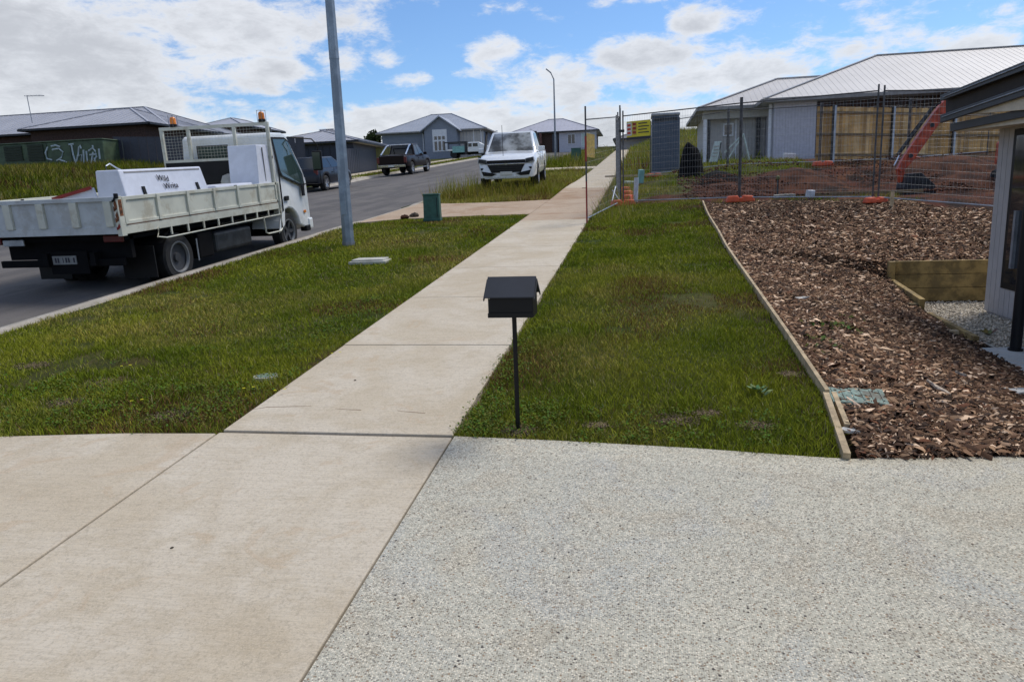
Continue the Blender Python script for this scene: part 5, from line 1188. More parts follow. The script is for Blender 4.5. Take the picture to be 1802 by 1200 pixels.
# dark steel fence behind the truck
sheet_fence('steel_fence', 'dark navy steel sheet fence behind the truck toolbox', (-34.3, 44.5), (-17.9-3, 44.5), 3.05, 2.4, 1.9, 'fence_steel_dark', .6)
# green cabinet with graffiti
gc_ = thing('green_cabinet', 'long dark green utility cabinet with white graffiti on the grass bank', 'utility cabinet', (-38, 43, 2.8))
zt = at(150, 246, Y=43)[2]; X0, X1 = -44.2, -33.95
m = MB(); m.bb(X0, X1, 43, 45.2, 2.4, zt-.05); m.build('cabinet', 'kiosk_green', gc_, world=True, bevel=.06)
m = MB(); m.bb(X0-.05, X1+.05, 42.95, 45.25, zt-.05, zt+.03); m.build('lid', 'kiosk_green', gc_, world=True, bevel=.03)
for a, b in (((7, 258), (42, 283)), ((48, 255), (80, 283))):
    p, q = at(*a, Y=43), at(*b, Y=43)
    for i in range(6):
        z = q[2]+(p[2]-q[2])*i/6; m = MB(); m.bb(p[0], q[0], 42.93, 42.995, z+.01, z+(p[2]-q[2])/6-.02); m.build('louvre', 'kiosk_dark', gc_, world=True)
for px_ in (82, 124): p = at(px_, 260, Y=43); m = MB(); m.bb(p[0]-.02, p[0]+.02, 42.985, 42.999, 2.6, zt-.1); m.build('door_seam', 'kiosk_dark', gc_, world=True)
strokes = [[(84, 259), (80, 270), (83, 280), (92, 282)], [(92, 264), (104, 262), (111, 268), (108, 278), (100, 283)], [(90, 258), (98, 256), (106, 259)], [(104, 281), (118, 286)],
           [(121, 255), (130, 254)], [(126, 256), (129, 272), (134, 288)], [(134, 288), (138, 270), (139, 258)], [(136, 276), (144, 272), (142, 292)], [(147, 264), (148, 290), (152, 294)], [(152, 266), (154, 284), (158, 288)],
           [(156, 266), (163, 261), (168, 266), (170, 276), (166, 284)], [(158, 273), (170, 272)], [(164, 268), (160, 292)], [(166, 278), (170, 292)], [(163, 256), (164, 262)], [(174, 262), (176, 280)], [(141, 256), (143, 262)]]
for s_ in strokes:
    m = MB(); P = [at(*q, Y=42.985) for q in s_]
    m.tube(P, .055, 5); o = m.build('graffiti_stroke', 'graffiti_white', gc_, world=True); o.scale = (1, 1, 1)
# distant tree behind the steel fence
def tree(name, lab, x, y_, z0, r, hh, n, col):
    t = thing(name, lab, 'tree', (x, y_, z0)); m = MB(); m.tube([(0, 0, 0), (.1, 0, hh*.5), (.0, .1, hh*.8)], [r*.09, r*.06, r*.03], 7); m.build('trunk', 'trunk', t)
    V = []; F = []; C = []
    for i in range(n):
        cl_ = RNG.integers(0, 12); a = cl_*2.4; cr_ = r*.62*((cl_ % 4)/4+.25); c = np.array([math.cos(a)*cr_, math.sin(a)*cr_, hh*(.55+.38*((cl_*7) % 12)/12)])
        p = c+RNG.normal(0, r*.17, 3); s_ = .13+.16*RNG.random(); b = RNG.normal(0, 1, 3); b /= np.linalg.norm(b); q = np.cross(b, RNG.normal(0, 1, 3)); q /= np.linalg.norm(q); k = len(V)
        V += [p-b*s_, p+q*s_*.6, p+b*s_, p-q*s_*.6]; F.append((k, k+1, k+2, k+3)); cc = np.array(col)*(.6+.8*RNG.random()); C += [cc]*4
    mesh_np('crown', V, F, 'leaf', cols=np.array(C), parent=t); return t
p = at(655, 262, Y=100)
tree('bushy_tree', 'dark green bushy tree between the dark garage and the gable house', p[0], 100, at(655, 275, Y=100)[2], 1.7, at(655, 235, Y=100)[2]-at(655, 275, Y=100)[2], 1600, (.045, .062, .022))

# ------------------------------------------------------------------ vehicles
def wheel(parent, x, y_, z, r, w, rim='rim_alloy', side=1, spokes=6, name='wheel'):
    m = MB(); hw = w/2
    m.lathe([(r*.62, -hw), (r*.92, -hw), (r, -hw*.7), (r, hw*.7), (r*.92, hw), (r*.62, hw)], (0, 0, 0), 28); t = m.build(name, 'tyre', parent, smooth=40); t.location = (x, y_, z)
    m = MB(); d = side*hw
    m.lathe([(r*.63, d*1.0), (r*.60, d*.55), (r*.2, d*.35), (r*.18, d*.7), (0.001, d*.72)], (0, 0, 0), 28)
    if spokes:
        for i in range(spokes):
            a = 2*PI*i/spokes; m.beam((d*.62, r*.15*math.cos(a), r*.15*math.sin(a)), (d*.86, r*.6*math.cos(a), r*.6*math.sin(a)), r*.16, .03, (1, 0, 0))
    m.build('rim', rim, t, smooth=35)
    if rim == 'rim_steel': MB().lathe([(r*.66, d*1.0), (r*.655, d*1.06), (r*.60, d*1.05), (r*.57, d*.85), (r*.56, d*.7)], (0, 0, 0), 28).build('rim_flange', 'rim_ring', t, smooth=40)
    return t
def car(name, lab, loc, rz, paint, spec, cat, scale=1.):
    """spec: L, W, H, wheel r, axle ys, sill, belt, hood/bed profile (list of y,top,halfwidth), cabin (list)"""
    t = thing(name, lab, cat, loc, rz); t.scale = (scale,)*3
    W = spec['W']/2; r = spec['r']; ax = spec['axles']; sill = spec['sill']; prof = spec['prof']
    ysamp = set([p[0] for p in prof])
    for a in ax:
        for k in range(-6, 7): ysamp.add(a+(r+.07)*math.sin(k/6*PI/2))
    ysamp = sorted(y for y in ysamp if prof[0][0] <= y <= prof[-1][0]); PY = [p[0] for p in prof]
    V = []; F = []; n = 0
    for y in ysamp:
        top = np.interp(y, PY, [p[1] for p in prof]); hw = W*np.interp(y, PY, [p[2] for p in prof]); bot = np.interp(y, PY, [p[3] for p in prof]); belt = np.interp(y, PY, [p[4] for p in prof])
        arch = bot
        for a in ax:
            d = abs(y-a)
            if d <= r+.0701: arch = max(arch, r+math.sqrt(max((r+.07)**2-d*d, 0)))
        arch = min(arch, belt-.08)
        pts = [(0, arch), (hw*.80, arch), (hw*.97, arch), (hw*.985, arch+.03), (hw, (arch+belt)/2), (hw*.985, belt-.02), (hw*.93, belt+(top-belt)*.55), (hw*.80, top-.01), (hw*.4, top+.012), (0, top+.018)]
        n = len(pts); V += [(x, y, z) for x, z in pts]+[(-x, y, z) for x, z in pts]
    for i in range(len(ysamp)-1):
        for s_ in (0, n):
            for j in range(n-1): a = i*2*n+s_+j; F.append((a, a+1, a+2*n+1, a+2*n))
    for i in (0, len(ysamp)-1):
        b = i*2*n; F.append(tuple(range(b, b+n))); F.append(tuple(range(b+n, b+2*n)))
    m = MB(); m.add(V, F); m.build('body', paint, t, smooth=32)
    # cabin: stations (y, z, halfwidth) for bottom and top rings
    cb = spec['cabin']; yb0, yb1, yt0, yt1, zb, zt, wb, wt = cb
    P = [(-wb, yb0, zb), (wb, yb0, zb), (wb, yb1, zb), (-wb, yb1, zb), (-wt, yt0, zt), (wt, yt0, zt), (wt, yt1, zt), (-wt, yt1, zt)]
    m = MB(); m.add(P, [(0,1,5,4),(1,2,6,5),(2,3,7,6),(3,0,4,7),(4,5,6,7)]); m.build('cabin', paint, t, smooth=30, bevel=.05)
    def face(a, b, c, d, u0, u1, v0, v1, off, nm, mt='glass_dark', th=.008):
        A, B, C, D = map(Vector, (a, b, c, d)); nrm = (B-A).cross(D-A).normalized()
        ctr = (A+B+C+D)/4; 
        if nrm.dot(ctr-Vector((0, (yb0+yb1)/2, (zb+zt)/2))) < 0: nrm = -nrm
        def q(u, v): return (A.lerp(B, u)).lerp(D.lerp(C, u), v)
        k = [q(u0, v0), q(u1, v0), q(u1, v1), q(u0, v1)]; m = MB(); m.add([x+nrm*off for x in k]+[x-nrm*th for x in k], [(0,1,2,3),(7,6,5,4),(0,4,5,1),(1,5,6,2),(2,6,7,3),(3,7,4,0)]); return m.build(nm, mt, t)
    face(P[3], P[2], P[6], P[7], .06, .94, .08, .93, .006, 'windscreen', spec.get('wsmat', 'glass_dark'))
    face(P[0], P[1], P[5], P[4], .07, .93, .10, .90, .006, 'rear_window')
    for s_ in (0, 1):
        a, b, c, d = (P[1], P[2], P[6], P[5]) if s_ else (P[0], P[3], P[7], P[4])
        for u0, u1 in spec['side']: face(a, b, c, d, u0, u1, .10, .90, .006, 'side_window')
    for a in ax:
        for s_ in (-1, 1): wheel(t, s_*(W-.13), a, r, r, .25, spec.get('rim', 'rim_alloy'), s_, name='wheel')
    m = MB(); m.bb(-W*.78, W*.78, prof[0][0]+.15, prof[-1][0]-.15, sill-.02, sill+.22); m.build('underbody', 'chassis', t)
    for s_ in (-1, 1):
        for y_ in spec['seams']: m = MB(); m.box((s_*(W*.992), y_, (sill+zb)/2+.12), (.012, .012, (zb-sill)*.72)); m.build('door_seam', 'black_plastic', t)
        for y_ in spec['handles']: m = MB(); m.box((s_*W*1.0, y_, zb-.16), (.04, .16, .035)); m.build('door_handle', paint, t, bevel=.008)
        m = MB(); m.box((s_*(wb+.14), yb1-.32, zb+.10), (.22, .09, .16)); m.build('mirror', spec.get('mirror', paint), t, bevel=.03)
    return t
truck_prof = lambda L0, L1, hood, bed, belt: None
# white dual cab pickup: front faces the camera
pick = dict(W=1.88, r=.38, axles=(-1.55, 1.55), sill=.42, side=((.06, .44), (.49, .86)), seams=(-.35, .62), handles=(-.25, .72), wsmat='windscreen_glass',
    prof=[(-2.6, 1.18, .96, .55, 1.02), (-2.45, 1.20, 1.0, .5, 1.05), (-.75, 1.20, 1.0, .42, 1.05), (-.7, 1.12, 1.0, .42, 1.02), (.9, 1.12, 1.0, .42, 1.0), (1.15, 1.14, 1.0, .42, .98), (2.0, 1.07, .98, .40, .95), (2.45, .98, .93, .36, .86), (2.62, .86, .85, .36, .74), (2.68, .70, .80, .38, .62)],
    cabin=(-.78, 1.25, -.62, .42, 1.09, 1.76, .86, .68))
xc, yc = -4.72, 26.7+1.5
zc_ = h(-4.5, 27.5)-.02
pk_ = car('white_pickup', 'white dual cab pickup parked nose towards the footpath on the rough verge', (xc, yc, zc_), PI+.06, 'paint_white', pick, 'pickup', 1.10)
pk_.rotation_euler = (-.075, 0.0, PI+.06)
def pp_(name, mt, x0, x1, y0, y1, z0, z1, t=pk_, bev=.012): return MB().bb(x0, x1, y0, y1, z0, z1).build(name, mt, t, bevel=bev)
MB().prism([(-.60, .90), (.60, .90), (.62, .80), (-.62, .80)], 2.56, 2.665, 'y').build('upper_grille', 'black_plastic', pk_, bevel=.01)
MB().prism([(-.58, .755), (.58, .755), (.46, .52), (-.46, .52)], 2.60, 2.70, 'y').build('lower_grille', 'black_plastic', pk_, bevel=.01)
for z in (.60, .66, .71): pp_('grille_bar', 'excavator_dark', -.48, .48, 2.695, 2.705, z, z+.012, bev=0)
pp_('grille_chrome', 'chrome', -.60, .60, 2.62, 2.70, .762, .796); 
MB().prism([(-.10, .779), (-.03, .80), (.03, .80), (.10, .779), (.03, .758), (-.03, .758)], 2.69, 2.712, 'y').build('badge', 'chrome', pk_)
for s_ in (-1, 1):
    MB().prism([(s_*.60, .93), (s_*.87, .98), (s_*.90, .82), (s_*.60, .76)], 2.44, 2.655, 'y').build('headlight', 'lens_clear', pk_, bevel=.02)
    MB().prism([(s_*.62, .915), (s_*.85, .955), (s_*.87, .85), (s_*.62, .79)], 2.64, 2.664, 'y').build('headlight_bezel', 'excavator_dark', pk_)
    MB().prism([(s_*.60, .66), (s_*.80, .68), (s_*.80, .61), (s_*.62, .60)], 2.58, 2.675, 'y').build('fog_recess', 'black_plastic', pk_)
    MB().prism([(s_*.30, .49), (s_*.78, .58), (s_*.72, .44), (s_*.45, .42)], 2.58, 2.71, 'y').build('bumper_vent', 'black_plastic', pk_)
    pp_('tail_light', 'lens_red', s_*.86-.06, s_*.86+.06, -2.64, -2.58, .75, 1.1)
pp_('number_plate', 'number_plate', -.19, .19, 2.70, 2.72, .44, .55)
pp_('bumper_chin', 'paint_white', -.70, .70, 2.50, 2.66, .33, .42, bev=.03)
for s_ in (-1, 1): MB().tube([(s_*.60, -.35, 1.82), (s_*.58, .2, 1.82)], .014, 6).build('roof_rail', 'galv_dull', pk_)
MB().tube([(.12, 2.30, 1.0), (.13, 2.22, 1.95)], .008, 5).build('aerial', 'black_plastic', pk_)
MB().tube([(-.74, -2.3, 1.2), (-.70, -.95, 1.74), (.70, -.95, 1.74), (.74, -2.3, 1.2)], .035, 8).build('sports_bar', 'black_plastic', pk_, smooth=40)
MB().tube([(.88, 1.15, 1.06), (.86, .55, 1.70), (.86, .55, 1.80)], .045, 8).build('snorkel', 'black_plastic', pk_, smooth=40)
# dark red-black ute seen from behind
ute = dict(W=1.90, r=.39, axles=(-1.55, 1.6), sill=.48, side=((.08, .44), (.49, .88)), seams=(-.35, .62), handles=(-.25, .72),
    prof=[(-2.65, 1.18, .95, .62, 1.0), (-2.5, 1.22, 1.0, .55, 1.05), (-.8, 1.22, 1.0, .48, 1.05), (-.75, 1.14, 1.0, .48, 1.02), (1.2, 1.14, 1.0, .48, 1.0), (2.1, 1.08, .97, .45, .95), (2.55, .95, .9, .4, .8), (2.65, .75, .82, .42, .65)],
    cabin=(-.80, 1.25, -.58, .40, 1.12, 1.84, .87, .70))
p = at(691, 300, Y=46.3)
ux, uy = p[0], 49.0
ut = car('dark_ute', 'dark maroon black ute with chrome sports bar parked across the street', (ux+.1, uy, h(ux, uy)-.08), -.10, 'paint_black_red', ute, 'ute', 1.06)
ut.rotation_euler = (.078, 0, -.02)
def up_(name, mt, x0, x1, y0, y1, z0, z1, bev=.012): return MB().bb(x0, x1, y0, y1, z0, z1).build(name, mt, ut, bevel=bev)
up_('tailgate', 'paint_black_red', -.80, .80, -2.70, -2.66, .72, 1.18); up_('rear_bumper', 'chrome', -.86, .86, -2.80, -2.68, .52, .66); up_('number_plate', 'number_plate', -.20, .18, -2.83, -2.80, .52, .64)
for s_ in (-1, 1):
    up_('tail_light', 'lens_red', s_*.86-.08, s_*.86+.08, -2.71, -2.60, .76, 1.10)
    MB().tube([(s_*.80, -2.35, 1.22), (s_*.74, -1.35, 1.75), (s_*.70, -1.0, 1.80)], .045, 8).build('sports_bar', 'chrome', ut, smooth=40)
    up_('side_step', 'galv_dull', s_*.98-.06, s_*.98+.06, -1.0, 1.0, .36, .42); up_('mud_flap', 'black_plastic', s_*.80-.13, s_*.80+.13, -2.08, -2.04, .22, .55)
MB().tube([(-.70, -1.0, 1.80), (.70, -1.0, 1.80)], .04, 8).build('sports_bar_top', 'chrome', ut, smooth=40)
up_('bed_liner', 'black_plastic', -.72, .72, -2.5, -.85, 1.205, 1.245)
# dark hatchback
hb = dict(W=1.80, r=.33, axles=(-1.3, 1.3), sill=.26, side=((.16, .47), (.52, .86)), seams=(-.35, .55), handles=(-.55, .35), rim='rim_alloy',
    prof=[(-2.1, .80, .88, .42, .62), (-2.02, .95, .93, .32, .78), (-1.6, 1.0, 1.0, .26, .88), (.8, .95, 1.0, .22, .85), (1.2, .94, .99, .22, .82), (1.9, .78, .93, .26, .68), (2.15, .62, .84, .3, .52)],
    cabin=(-1.95, 1.2, -1.25, .25, .93, 1.44, .80, .60))
hx = -15.45
hc = car('dark_hatchback', 'dark blue grey hatchback parked across the street beside the lamp post', (hx, 34.3, h(hx, 34.3)-.05), 0, 'paint_navy', hb, 'car', 1.06)
hc.rotation_euler = (.075, 0, .02)
for s_ in (-1, 1):
    MB().bb(s_*.74-.09, s_*.74+.09, -2.08, -1.98, .70, .92).build('tail_light', 'lens_red', hc, bevel=.02)
MB().bb(-.25, .25, -2.14, -2.09, .52, .63).build('number_plate', 'number_plate', hc)
for s_ in (-1, 1): MB().bb(s_*.905-.01, s_*.905+.01, -1.0, 1.0, .27, .31).build('sill_trim', 'chrome', hc)
# far white service truck crosswise
p0, p1 = at(790, 283, Y=80), at(870, 283, Y=80)
ft = thing('service_truck', 'distant white service truck with dark rack parked in front of the gable house', 'truck', ((p0[0]+p1[0])/2, 80, h((p0[0]+p1[0])/2, 80)))
b = h(ft.location.x, 80); x0 = -3.0; 
zz = lambda y: at(820, y, Y=80)[2]-b
fx = lambda x: at(x, 265, Y=80)[0]-ft.location.x
MB().bb(fx(791), fx(824), -.9, .9, .75, zz(263)).build('tray', 'truck_white', ft, bevel=.02)
MB().bb(fx(800), fx(821), -.95, -.91, zz(269), zz(258)).build('tray_panel', 'plastic_teal', ft)
m = MB(); m.bb(fx(786), fx(825), -.9, -.82, zz(252), zz(250)); m.bb(fx(786), fx(825), .82, .9, zz(252), zz(250))
for q in (786, 824): m.bb(fx(q), fx(q)+.08, -.9, -.82, .8, zz(250)); m.bb(fx(q), fx(q)+.08, .82, .9, .8, zz(250))
m.build('rack', 'excavator_dark', ft)
MB().bb(fx(821), fx(825), -.92, .92, .35, zz(250)).build('headboard', 'excavator_dark', ft)
MB().prism([(fx(825.5), .55), (fx(861), .55), (fx(862), 1.15), (fx(851), 1.35), (fx(846), zz(252)), (fx(826.5), zz(252))], -.88, .88, 'y').build('cab', 'truck_white', ft, bevel=.08)
for a, b_ in ((827.5, 833.5), (835.5, 844)): MB().bb(fx(a), fx(b_), -.90, -.881, zz(260), zz(254)).build('side_window', 'glass_dark', ft)
for q in (801, 855):
    for s_ in (-.75, .75):
        mm = MB(); mm.lathe([(.001, -.12), (.36, -.12), (.36, .12), (.001, .12)], (0, 0, 0), 20); o = mm.build('wheel', 'tyre', ft); o.location = (fx(q), s_, .36); o.rotation_euler = (0, 0, PI/2)
MB().bb(fx(795), fx(858), -.6, .6, .38, .75).build('chassis', 'chassis', ft)
# extra small white car sliver beside gable house left
# ------------------------------------------------------------------ the tray truck
tk = thing('tray_truck', 'old white tray truck with orange beacons parked at the kerb on the left', 'truck', (-7.95, 10.23, h(-7, 10.23)-.125))
LOC = np.array(tk['_loc'])
# work in truck axes: x across (near side +), y along, z up, pitched with the street
PT = math.atan(.060); tk.rotation_euler = (PT, 0, 0)
RT = np.array(Matrix.Rotation(PT, 3, 'X'))
def T(x, y_, X):    # photo point on the plane X (world), in truck axes
    p = at(x, y_, X=X)-LOC; return RT.T @ p
NX = -6.93-LOC[0]                  # near side of tray
def tb(name, mt, x0, x1, y0, y1, z0, z1, bev=0, par=None): return MB().bb(x0, x1, y0, y1, z0, z1).build(name, mt, par or tk, bevel=bev)
yr_, yf_ = T(207, 347, -6.93)[1], T(491, 330, -6.93)[1]
ztt, ztb = T(207, 347, -6.93)[2], T(208, 412, -6.93)[2]
FX = -NX-.26
tb('tray_floor', 'truck_cream', FX, NX-.02, yr_+.02, yf_, ztb+.02, ztb+.10)
zd = ztb+.11
# near side board: frame + recessed panels + posts
def sideboard(xo, s_):
    m = MB(); th = .035
    m.bb(xo-th, xo, yr_+.06, yf_, ztt-.05, ztt); m.bb(xo-th, xo, yr_+.06, yf_, zd-.0, zd+.045)
    m.build('side_board_rail', 'truck_cream', tk, bevel=.004)
    n = 6
    for i in range(n+1):
        y_ = yr_+.10+(yf_-yr_-.14)*i/n; tb('side_board_post', 'truck_cream', xo-th-.002, xo+s_*.012 if s_ > 0 else xo, y_-.035, y_+.035, zd+.002, ztt-.002, .004)
        if i < n:
            y2 = yr_+.10+(yf_-yr_-.14)*(i+1)/n; tb('side_board_panel', 'truck_cream', xo-th+.004, xo-.018, y_+.035, y2-.035, zd+.045, ztt-.05)
sideboard(NX, 1); sideboard(FX+.035, -1)
tb('tray_edge', 'truck_cream', NX-.05, NX-.004, yr_+.02, yf_, zd-.13, zd-.004, .004)
tb('tray_edge', 'truck_cream', FX, FX+.05, yr_+.02, yf_, zd-.13, zd-.004, .004)
tb('hinge_strip', 'rust', NX-.006, NX-.0015, yr_+.1, yf_-.1, zd-.012, zd+.002)
# tailboard
m = MB(); m.bb(FX, NX, yr_-.055, yr_, ztt-.05, ztt+.005); m.bb(FX, NX, yr_-.035, yr_, zd-.12, zd-.02); m.build('tail_board_rail', 'truck_tail_shaded', tk, bevel=.004)
for i in range(5):
    x = FX+(NX-FX)*(i+.0)/4.4+.06 if i else FX+.03
    tb('tail_board_post', 'truck_cream', x-.055, x+.055, yr_-.06, yr_-.001, zd-.018, ztt-.05, .004)
for i in range(4):
    a = FX+(NX-FX)*i/4.4+.12; b = FX+(NX-FX)*(i+1)/4.4; tb('tail_board_panel', 'truck_tail_shaded', a, b+.0, yr_-.022, yr_-.006, zd-.018, ztt-.05)
tb('tail_board_panel', 'truck_tail_shaded', FX+(NX-FX)*4/4.4+.12, NX-.06, yr_-.022, yr_-.006, zd-.018, ztt-.05)
# rusty corner post
tb('corner_post', 'truck_cream', NX-.055, NX+.012, yr_-.05, yr_+.055, zd-.15, ztt+.01, .006)
for (za, zb2, ya, mt_) in ((.06, .50, -.052, 'rust_red'), (.46, .92, -.053, 'rust_red'), (-.20, .06, -.053, 'red_paint'), (.80, 1.03, -.060, 'black_plastic')):
    z0_ = zd+(ztt-zd)*za; z1_ = zd+(ztt-zd)*zb2; P_ = [(NX-.055, z0_+.01), (NX-.004, z0_+.04), (NX+.006, (z0_+z1_)/2), (NX-.008, z1_), (NX-.040, z1_-.05), (NX-.030, (z0_+z1_)/2-.03), (NX-.052, (z0_+z1_)/2)]
    MB().prism(P_, yr_+ya-.003, yr_+ya+.002, 'y').build('rust_patch', mt_, tk)
tb('rust_patch', 'rust_red', NX+.0125, NX+.014, yr_-.03, yr_+.04, zd+.12, zd+.34); tb('latch', 'black_plastic', NX-.02, NX+.03, yr_-.06, yr_-.02, ztt-.02, ztt+.05, .008)
# rope rail below the side
m = MB(); zr = zd-.24; m.tube([(NX, yr_+.75, zd-.1), (NX, yr_+.70, zr), (NX, yr_+.9, zr-.035), (NX, yf_-.05, zr), (NX, yf_, zd-.1)], .013, 6); m.build('rope_rail', 'truck_cream', tk, smooth=50)
for i in range(9):
    y_ = yr_+1.05+i*(yf_-yr_-1.15)/8; m = MB(); m.box((NX-.01, y_, zr+.06), (.02, .03, .12)); m.build('rope_rail_post', 'truck_cream', tk)
# step loop ahead of rear wheel
ls0, ls1 = T(462, 375, -6.93)[1], T(494, 375, -6.93)[1]; lz = T(478, 410, -6.93)[2]
m = MB(); m.tube([(NX+.01, ls0, zr), (NX+.01, ls0+.03, lz+.03), (NX+.01, ls0+.12, lz), (NX+.01, ls1-.10, lz+.0), (NX+.01, ls1-.02, lz+.05), (NX+.01, ls1, zr+.1), (NX+.01, ls1, ztt-.02)], .016, 8); m.build('step_loop', 'truck_cream', tk, smooth=50)
# wheels
rW = .37
for x in (NX-.16, ):
    wheel(tk, x, 0, rW, rW, .20, 'rim_steel', 1, 0)
wheel(tk, NX-.39, 0, rW, rW, .20, 'rim_steel', 1, 0); wheel(tk, -NX+.16, 0, rW, rW, .20, 'rim_steel', -1, 0); wheel(tk, -NX+.39, 0, rW, rW, .20, 'rim_steel', -1, 0)
yfw = T(508, 400, -6.98)[1]
wheel(tk, NX-.15, yfw, rW, rW, .21, 'rim_steel', 1, 5); wheel(tk, -NX+.15, yfw, rW, rW, .21, 'rim_steel', -1, 5)
# chassis, tanks, mudguard, mudflap
tb('chassis_rail', 'chassis', -.42, -.34, yr_+.1, yf_+.6, .42, .60); tb('chassis_rail', 'chassis', .34, .42, yr_+.1, yf_+.6, .42, .60)
tb('cross_member', 'chassis', FX+.1, NX-.12, yr_+.15, yf_-.1, zd-.22, zd-.11)
tb('rear_axle', 'chassis', FX+.2, NX-.2, -.09, .09, rW-.09, rW+.09); tb('front_axle', 'chassis', FX+.2, NX-.2, yfw-.06, yfw+.06, rW-.08, rW+.04)
tb('fuel_tank', 'excavator_dark', NX-.62, NX-.14, 1.15, 2.35, .28, .62, .05); tb('battery_box', 'chassis', NX-.6, NX-.12, .62, 1.05, .25, .66, .03); tb('spare_tank', 'chassis', -NX+.15, -NX+.55, .8, 2.2, .3, .62, .04)
m = MB()
for k in range(9):
    a = math.radians(15+k*150/8); b_ = math.radians(15+(k+1)*150/8)
    if k < 8: m.add([(NX-.55, (rW+.1)*math.cos(a), rW+(rW+.1)*math.sin(a)), (NX-.03, (rW+.1)*math.cos(a), rW+(rW+.1)*math.sin(a)), (NX-.03, (rW+.1)*math.cos(b_), rW+(rW+.1)*math.sin(b_)), (NX-.55, (rW+.1)*math.cos(b_), rW+(rW+.1)*math.sin(b_))], [(0,1,2,3)])
m.build('mudguard', 'black_plastic', tk)
tb('mud_flap', 'black_plastic', NX-.58, NX-.04, -.62, -.60, .16, .62); tb('mud_flap', 'black_plastic', -NX+.04, -NX+.58, -.62, -.60, .16, .62)
tb('mudguard_stay', 'galv_dull', NX-.04, NX-.03, .43, .46, .25, .6)
# rear: light bar, bumper, number plate
tb('rear_panel', 'chassis', FX+.2, NX-.12, yr_+.25, yr_+.32, .50, zd-.12); tb('bumper', 'chassis', FX+.1, NX-.2, yr_+.16, yr_+.22, .40, .50, .01)
q = T(40, 418, -8.4); tb('tow_plate', 'galv', FX+.28, FX+.62, yr_+.08, yr_+.11, zd-.26, zd-.17, .01)
pxx = T(104, 444, -8.05); tb('number_plate', 'plate_shade', pxx[0]-.19, pxx[0]+.19, yr_+.13, yr_+.145, .44, .56)
m = MB()
for i, w_ in enumerate((.03, .028, 0, .012, .03, .03, 0, .03)):
    if w_: m = MB(); m.bb(pxx[0]-.15+i*.042, pxx[0]-.15+i*.042+w_*.8, yr_+.126, yr_+.129, .465, .535); m.build('plate_mark', 'ink', tk)
tb('plate_bracket', 'chassis', pxx[0]-.25, pxx[0]+.36, yr_+.15, yr_+.17, .30, .62); tb('tail_light', 'lens_red', NX-.42, NX-.12, yr_+.10, yr_+.14, zd-.24, zd-.15, .01); tb('tail_light', 'lens_red', FX+.12, FX+.24, yr_+.10, yr_+.14, zd-.24, zd-.15, .01)
tb('indicator', 'lens_red', NX-.22, NX-.13, yr_+.095, yr_+.10, zd-.23, zd-.16)
# cab
yc0 = yf_+.02; yc1 = T(534, 330, -7.02)[1]; cz0 = .42; cw = .84
zroof = T(486, 236, -6.99)[2]; belt = T(500, 318, -7.0)[2]; yws = yc1
side = [(yc0, .62), (yc0, zroof-.02), (yc0+.08, zroof+.03), (yc1-.66, zroof+.03), (yc1-.50, zroof-.02), (yc1-.10, belt+.16), (yc1-.02, belt-.06), (yc1, .62), (yc1-.02, .40), (yc1-.20, .36)]
for k in range(0, 9): a = math.radians(10+k*160/8); side.append((yfw+(rW+.09)*math.cos(a)*.98, rW+(rW+.09)*math.sin(a)))
side.append((max(yfw-rW-.09, yc0+.01), .55))
import bmesh
m = MB(); nS = len(side); xs_ = [-.90, -.88, .88, .90]
xnear = NX+.0
cw = xnear-.0
V = []
def tx(z): return 1.0 if z < belt else 1.0-.10*(z-belt)/(zroof-belt)
for X_ in (-1, 1): V += [(X_*cw*tx(z), y_, z) for y_, z in side]
m.add(V, [tuple(range(nS))[::-1], tuple(range(nS, 2*nS))]+[(i, (i+1) % nS, (i+1) % nS+nS, i+nS) for i in range(nS)])
me_cab = m.build('cab', 'truck_white', tk, bevel=.035)
# side window: follows the photograph's outline with the low front corner
def sidepane(s_, mt='glass_teal'):
    P = [(yc0+.12, zroof-.10), (yc1-.62, zroof-.10), (yc1-.50, zroof-.16), (yc1-.20, belt+.12), (yc1-.17, belt-.09), (yc1-.28, belt-.10), (yc0+.20, belt+.10), (yc0+.14, belt+.2)]
    V = []
    for off in (.010, -.004): V += [(s_*(cw*tx(z)+off), y_, z) for y_, z in P]
    n = len(P); mm = MB(); mm.add(V, [tuple(range(n)), tuple(range(n, 2*n))[::-1]]+[(i, (i+1) % n, (i+1) % n+n, i+n) for i in range(n)]); mm.build('side_window', mt, tk)
    V = []
    cy_ = sum(a for a, b in P)/n; cz_ = sum(b for a, b in P)/n
    P2 = [(cy_+(a-cy_)*1.09, cz_+(b-cz_)*1.09) for a, b in P]
    for off in (.006, -.006): V += [(s_*(cw*tx(z)+off), y_, z) for y_, z in P2]
    mm = MB(); mm.add(V, [tuple(range(n)), tuple(range(n, 2*n))[::-1]]+[(i, (i+1) % n, (i+1) % n+n, i+n) for i in range(n)]); mm.build('window_seal', 'black_plastic', tk)
sidepane(1); sidepane(-1)
tb('seat_back', 'plastic_teal', .2, .55, yc0+.2, yc0+.3, belt-.1, belt+.45)
# windscreen
wsA, wsB = Vector((0, yc1-.50, zroof-.03)), Vector((0, yc1-.10, belt+.14)); nn_ = Vector((0, (wsA.z-wsB.z), (wsB.y-wsA.y))).normalized()
mm = MB(); P = []
for off in (.012, -.004):
    for (p_, w_) in ((wsB.lerp(wsA, .04), cw*.93), (wsB.lerp(wsA, .94), cw*.85)):
        for s_ in (-1, 1): q_ = p_+nn_*off; P.append((s_*w_, q_.y, q_.z))
mm.add(P, [(0,1,3,2), (4,6,7,5), (0,4,5,1), (2,3,7,6), (0,2,6,4), (1,5,7,3)]); mm.build('windscreen', 'glass_dark', tk)
